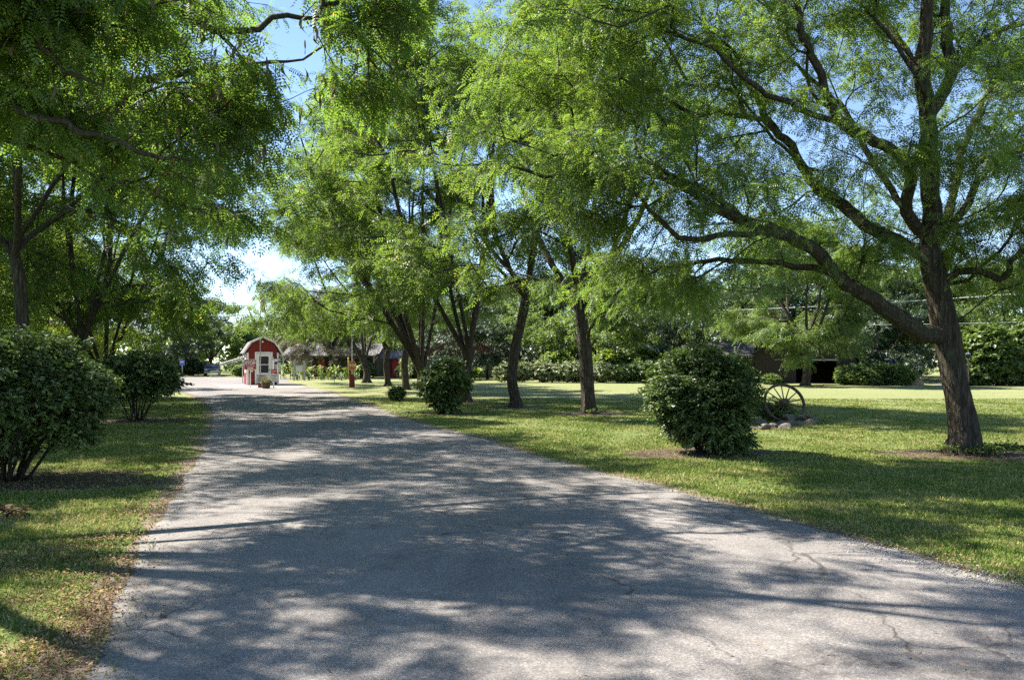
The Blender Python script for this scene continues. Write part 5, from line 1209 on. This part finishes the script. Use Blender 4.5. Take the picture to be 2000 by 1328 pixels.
MB().add([(-7.0, -0.45, 1.92), (-3.45, -0.45, 1.92), (-3.45, 3.2, 2.95), (-7.0, 3.2, 2.95), (-7.0, -0.45, 2.0), (-3.45, -0.45, 2.0), (-3.45, 3.2, 3.03), (-7.0, 3.2, 3.03)], [(0, 1, 2, 3), (4, 7, 6, 5), (0, 4, 5, 1), (1, 5, 6, 2), (2, 6, 7, 3), (3, 7, 4, 0)]).build('lean_to_roof', M['barnroof'], h)
hc = MB()
for k in range(4): hc.box((1.0, 3.0, 0.25 + 0.22 * k), (1.6, 0.06, 0.06))
hc.box((0.2, 3.0, 0.5), (0.08, 0.08, 1.0)).box((1.8, 3.0, 0.5), (0.08, 0.08, 1.0)); hc.build('stall_rail', M['barn_siding'], h)
MB().box((0, 4, 0.012), (6.4, 7.6, 0.02)).build('floor', M['interior'], h)

# ================================================================== VEHICLES
def car(name, label, x, y, rz, paintm, L_=4.2, Wc=1.7, Hc=1.45, van=False):
    c = thing(name, label, 'van' if van else 'car', (x, y, 0), rz); l2, w2 = L_ / 2, Wc / 2
    if van: prof = [(-l2, 0.3), (l2, 0.3), (l2, 0.95), (l2 - 0.15, 1.05), (l2 - 0.9, 1.12), (l2 - 1.35, Hc), (-l2 + 0.1, Hc), (-l2, 1.1)]
    else: prof = [(-l2, 0.3), (l2, 0.3), (l2, 0.7), (l2 - 0.9, 0.88), (l2 - 1.6, Hc), (-l2 + 0.7, Hc), (-l2 + 0.1, 0.9), (-l2, 0.8)]
    MB().add([(px_, -w2 * (0.86 if pz > 1.15 else 1), pz) for px_, pz in prof] + [(px_, w2 * (0.86 if pz > 1.15 else 1), pz) for px_, pz in prof],
             [tuple(range(len(prof))), tuple(range(2 * len(prof) - 1, len(prof) - 1, -1))] + [(i, i + len(prof), (i + 1) % len(prof) + len(prof), (i + 1) % len(prof)) for i in range(len(prof))]).build('body', paintm, c)
    zf = 1.12 if van else 0.92; xw0 = l2 - (0.95 if van else 0.98); xw1 = l2 - (1.33 if van else 1.55)
    MB().add([(xw0 + 0.02, -w2 * .8, zf + .05), (xw0 + 0.02, w2 * .8, zf + .05), (xw1 + 0.03, w2 * .74, Hc - .05), (xw1 + 0.03, -w2 * .74, Hc - .05), (xw0 - .1, -w2 * .8, zf + .0), (xw0 - .1, w2 * .8, zf + .0), (xw1 - 0.1, w2 * .74, Hc - .09), (xw1 - 0.1, -w2 * .74, Hc - .09)],
             [(0, 1, 2, 3), (4, 7, 6, 5), (0, 4, 5, 1), (1, 5, 6, 2), (2, 6, 7, 3), (3, 7, 4, 0)]).build('windscreen', M['glass'], c)
    for sy in (-1, 1):
        MB().box((-0.25, sy * (w2 * 0.93), (zf + Hc) / 2 - 0.02), (L_ * 0.42, 0.04, Hc - zf - 0.14)).build('side_window', M['glass'], c)
        MB().box((l2 + 0.01, sy * w2 * 0.72, 0.68), (0.04, 0.28, 0.14)).build('headlight', M['offwhite'], c)
        for sx in (-1, 1):
            wx = sx * l2 * 0.62; tw = MB().tube([(wx, sy * (w2 - 0.16), 0.31), (wx, sy * (w2 + 0.02), 0.31)], 0.31, 18).build('wheel', M['tyre'], c)
            MB().tube([(wx, sy * (w2 + 0.02), 0.31), (wx, sy * (w2 + 0.035), 0.31)], 0.17, 12).build('rim', M['steel'], tw)
    MB().box((l2 + 0.02, 0, 0.42), (0.08, Wc * 0.96, 0.16)).build('bumper', M['offwhite'] if van else M['steel'], c)
    if van: MB().box((l2 - 1.9, 0, Hc + 0.03), (1.2, Wc * 0.85, 0.05)).build('roof_rack', M['offwhite'], c)
    return c
car('parked_car', 'dark car parked nose on at the far end of the lot', at(401, 700, 84)[0], 86, R(-72), M['carblack'], 4.0, 1.5, 1.28)
car('parked_van', 'blue van with a pale roof parked half behind the mounded shrub', 29.4, 62, R(-84), M['carblue'], 4.6, 1.8, 1.75, True)

# ================================================================== LAWN OBJECTS
# wagon wheel
wl_ = thing('wagon_wheel', 'weathered wooden wagon wheel leaning back above the rock edging', 'wheel', (at(1532, 784, 21.0)[0], 21.0, 0.50), 0)
Rw = 0.55; n = 48; V, F = [], []
for k in range(n):
    a = 2 * PI * k / n
    for rr, yy in ((Rw, -0.03), (Rw, 0.03), (Rw - 0.06, 0.03), (Rw - 0.06, -0.03)): V.append((rr * math.cos(a), yy, rr * math.sin(a)))
for k in range(n):
    b_ = 4 * k; c_ = 4 * ((k + 1) % n)
    for j in range(4): F.append((b_ + j, b_ + (j + 1) % 4, c_ + (j + 1) % 4, c_ + j))
MB().add(V, F).build('rim', M['wheelwood'], wl_)
sp = MB()
for k in range(14):
    a = 2 * PI * k / 14 + PI / 2; sp.tube([(0.09 * math.cos(a), 0, 0.09 * math.sin(a)), (0.3 * math.cos(a), 0, 0.3 * math.sin(a)), (0.5 * math.cos(a), 0, 0.5 * math.sin(a))], [0.020, 0.016, 0.013], 8)
sp.build('spokes', M['wheelwood'], wl_)
MB().tube([(0, -0.17, 0), (0, -0.15, 0), (0, -0.05, 0), (0, 0.05, 0), (0, 0.12, 0)], [0.06, 0.085, 0.115, 0.115, 0.08], 16).build('hub', M['wheelwood'], wl_, True)
wl_.rotation_euler = (R(-24), 0, R(4))
# rocks
def rock_mesh(seed):
    bm = bmesh.new(); bmesh.ops.create_icosphere(bm, subdivisions=3, radius=1.0); r = random.Random(seed)
    pl = [(Vector((r.gauss(0, 1), r.gauss(0, 1), r.gauss(0, 1))).normalized(), r.uniform(0.45, 0.8)) for _ in range(9)]
    for v in bm.verts:
        for n_, d_ in pl:
            e = v.co.dot(n_) - d_
            if e > 0: v.co -= n_ * e * 0.9
        v.co += v.co.normalized() * (0.05 * math.sin(7 * v.co.x + seed) * math.sin(6 * v.co.y + 1) + r.uniform(-0.015, 0.015))
    me = bpy.data.meshes.new('rock'); bm.to_mesh(me); bm.free(); me.materials.append(M['rock']); return me
rm = [rock_mesh(k) for k in range(5)]
rocks = [(1466, 828, .17, 'small pale rock at the shrub end of the rock edging'), (1484, 826, .22, 'long pale rock second from the shrub in the edging'), (1493, 836, .18, 'flat grey rock lying in front of the long pale one'), (1510, 832, .17, 'rounded tan rock under the leafy bed plants'),
         (1524, 828, .19, 'pale rock directly below the wheel hub'), (1534, 834, .20, 'flat tan slab of the edging with its top catching light'), (1547, 829, .21, 'dark rock behind the flat tan slab'), (1551, 820, .23, 'broad dark rock under the lower wheel rim'), (1561, 829, .15, 'pale broken rock before the dark broad one'),
         (1575, 817, .20, 'round grey rock set high at the open lawn end'), (1580, 826, .22, 'large dark rock below the round grey one'), (1592, 825, .18, 'whitish rock at the tip of the edging'), (1543, 813, .12, 'small brown rock just under the wheel spokes'), (1586, 812, .15, 'knobbly light rock topping the edging end')]
for k, (px, py, s_, lab) in enumerate(rocks):
    x, y, z = gp(px, max(py, 826) + 3); zz = (836 - py) / FPX * y * 0.55 if py < 826 else 0
    o = bpy.data.objects.new('rock', rm[k % 5]); C.objects.link(o); rr = random.Random(k)
    o.location = (x, y + (0.25 if py < 826 else 0), max(0.03, zz + 0.02)); o.scale = (s_ * rr.uniform(0.85, 1.15), s_ * 0.8, s_ * rr.uniform(0.45, 0.65)); o.rotation_euler = (rr.uniform(-0.2, 0.2), rr.uniform(-0.25, 0.25), rr.uniform(0, 6.28))
    tag(o, lab, 'rock', 'rocks edging the wagon wheel bed')
for lab, px, py, s_, lf in [('low bushy plant in the rock bed beside the wagon wheel hub', 1508, 822, 1.0, 'leaf_bush'), ('yellow green bed plant right in front of the lower spokes', 1524, 824, 0.9, 'leaf_far'), ('dark bed plant between the big shrub and the wagon wheel', 1480, 818, 1.05, 'leaf_bush')]:
    x, y, z = gp(px, py)
    shrub(lab, x, y, [(0, 0, 0.26 * s_, 0.34 * s_, 0.3 * s_, 0.22 * s_, 1)], lf, 'bush', nt=130, ntw=4, nlf=5, tw=0.13, ls=0.75, seed=int(px), nstem=6, base_r=0.08, zst=0.25, stem_r=0.006, group='plants in the wheel bed', name='bed_plant', cat='plant')
for lab, x, y, s_ in [('leafy weeds on the sunny side of the big locust trunk', HERO[0] - 0.42, HERO[1] - 0.22, 0.8), ('dark weeds in front of the big locust trunk', HERO[0] + 0.12, HERO[1] - 0.42, 0.9), ('taller weeds on the far side of the big locust trunk', HERO[0] + 0.62, HERO[1] - 0.2, 1.1), ('low weeds round the straight stout trunk', T2[0] + 0.1, T2[1] - 0.42, 0.8)]:
    shrub(lab, x, y, [(0, 0, 0.10 * s_, 0.34 * s_, 0.22 * s_, 0.09 * s_, 1)], 'leaf', 'bush', nt=90, ntw=3, nlf=4, tw=0.10, ls=0.7, seed=int(x * 100), nstem=5, base_r=0.1, zst=0.1, stem_r=0.004, group='weeds at the trunk feet', name='weed_clump', cat='plant')
# dry frond at the left
o = thing('dry_frond', 'curled orange brown dead frond lying on the grass at the photo edge', 'dead frond', (-5.25, 8.25, 0))
r = np.random.default_rng(9); Os = r.uniform(-0.12, 0.12, (60, 3)) * (2.2, 1, 0.3) + (0, 0, 0.07); Ds = r.normal(0, 1, (60, 3)) * (1, 0.5, 0.4)
V, F = place_leaves(LEAF['bush'], Os, Ds, np.tile((0, 0, 1.0), (60, 1)) + r.normal(0, .4, (60, 3)), r.uniform(0.8, 1.6, 60)); link_mesh('leaflets', mesh_q('leaflets', V, F), M['litter'], o)
MB().tube([(-0.35, 0, 0.03), (0, 0.02, 0.1), (0.3, 0, 0.03)], 0.006, 5).build('stalk', M['stem'], o)
# stump
o = thing('tree_stump', 'wide splintered tree stump with sprouts, near the mounded shrubs', 'stump', (at(1783, 700, 54)[0], 54, 0))
bm = bmesh.new(); V = []; r = random.Random(3); nk = 28
for j, (z, q) in enumerate([(0, 0.72), (0.12, 0.60), (0.3, 0.55), (0.46, 0.53)]):
    for k in range(nk):
        a = 2 * PI * k / nk; e = q * (1 + 0.10 * math.sin(5 * a) + 0.06 * math.sin(9 * a + 1)); V.append((e * math.cos(a), e * math.sin(a) * 0.8, z + (r.uniform(-0.08, 0.08) if j == 3 else 0)))
F = [(j * nk + k, j * nk + (k + 1) % nk, (j + 1) * nk + (k + 1) % nk, (j + 1) * nk + k) for j in range(3) for k in range(nk)] + [tuple(range(3 * nk, 4 * nk))]
bm.free(); MB().add(V, F).build('stump', M['stump'], o)
V, F = clump(70, 0.35, 0.3, 0.42, 'bushfar', 1.2, 26); link_mesh('sprouts', mesh_q('sprouts', V, F), M['leaf_far'], o)
# lamp post
o = thing('lamp_post', 'slim post lamp with a weathered wooden post and metal lantern, by the tall shrubs', 'lamp', (at(1891, 700, 49)[0], 49, 0))
MB().tube([(0, 0, 0), (0, 0, 1.75)], 0.05, 8).build('post', M['stump'], o)
MB().tube([(0, 0, 1.75), (0, 0, 1.80), (0, 0, 2.02)], [0.06, 0.10, 0.12], 6).build('lantern', M['glass'], o); MB().tube([(0, 0, 2.02), (0, 0, 2.13), (0, 0, 2.17)], [0.16, 0.05, 0.02], 6).build('lantern_cap', M['steel'], o)
# low border of stones by the far lot, blue sign, white rock
o = thing('blue_sign', 'small blue and white sign on a post beside the greyish drooping tree', 'sign', (at(356, 700, 70)[0], 70, 0))
MB().tube([(0, 0, 0), (0, 0, 1.3)], 0.03, 6).build('post', M['steel'], o); MB().box((0, -0.04, 1.45), (0.45, 0.03, 0.5)).build('board', M['blue'], o); MB().box((0, -0.058, 1.52), (0.3, 0.006, 0.12)).build('panel', M['white'], o)
o = bpy.data.objects.new('rock', rm[2]); C.objects.link(o); x, y, z = gp(584, 738); o.location = (x, 62.5, 0.12); o.scale = (0.35, 0.25, 0.28); tag(o, 'whitish boulder in the grass before the notice board', 'rock')
pl_ = thing('lumber_stack', 'low stack of grey planks between the dark car and the yellow green shrubs', 'lumber', (at(420, 700, 80)[0], 80, 0))
for k in range(4): MB().box((0, 0, 0.1 + 0.16 * k), (1.0 - 0.08 * k, 0.5, 0.08)).build('plank', M['steel'], pl_)
# overhead cables
def cable(label, pts, r_):
    o = MB().tube(pts, r_, 6).build('overhead_cable', M['cable'], None, True); tag(o, label, 'cable', 'overhead cables')
def sagline(a, b, sag, n=24): return [tuple(a[i] + (b[i] - a[i]) * u - (sag * 4 * u * (1 - u) if i == 2 else 0) for i in range(3)) for u in [k / n for k in range(n + 1)]]
cable('thick pale overhead cable passing behind the big locust trunk', sagline(at(1240, 610, 60), at(2320, 545, 42), 0.35), 0.022)
cable('thin overhead cable hanging below the thick one by the barn', sagline(at(1500, 636, 60), at(2320, 620, 44), 0.1), 0.010)
# low shrubs closing the far side of the lot
for x, y, s, rz, lab in [(-44, 86, 1.2, 1, 'low green shrub at the far corner of the car park'), (-39.5, 88, 1.1, 2, 'low green shrub just past the dark car'), (-35.8, 90, 1.2, 3, 'low green shrub behind the dark car'), (-29.2, 88, 1.2, 4.4, 'low green shrub behind the grey lumber stack'), (-49, 80, 1.3, 5, 'low green shrub beyond the blue sign'),
                         (-9.2, 73, 0.9, 0.6, 'dark low shrub before the red shed and stone house'), (-13.6, 74, 1.0, 1.6, 'dark low shrub behind the forked double trunk')]:
    dup(hg, (x, y, 0), rz, s, lab, 'low background shrubs')
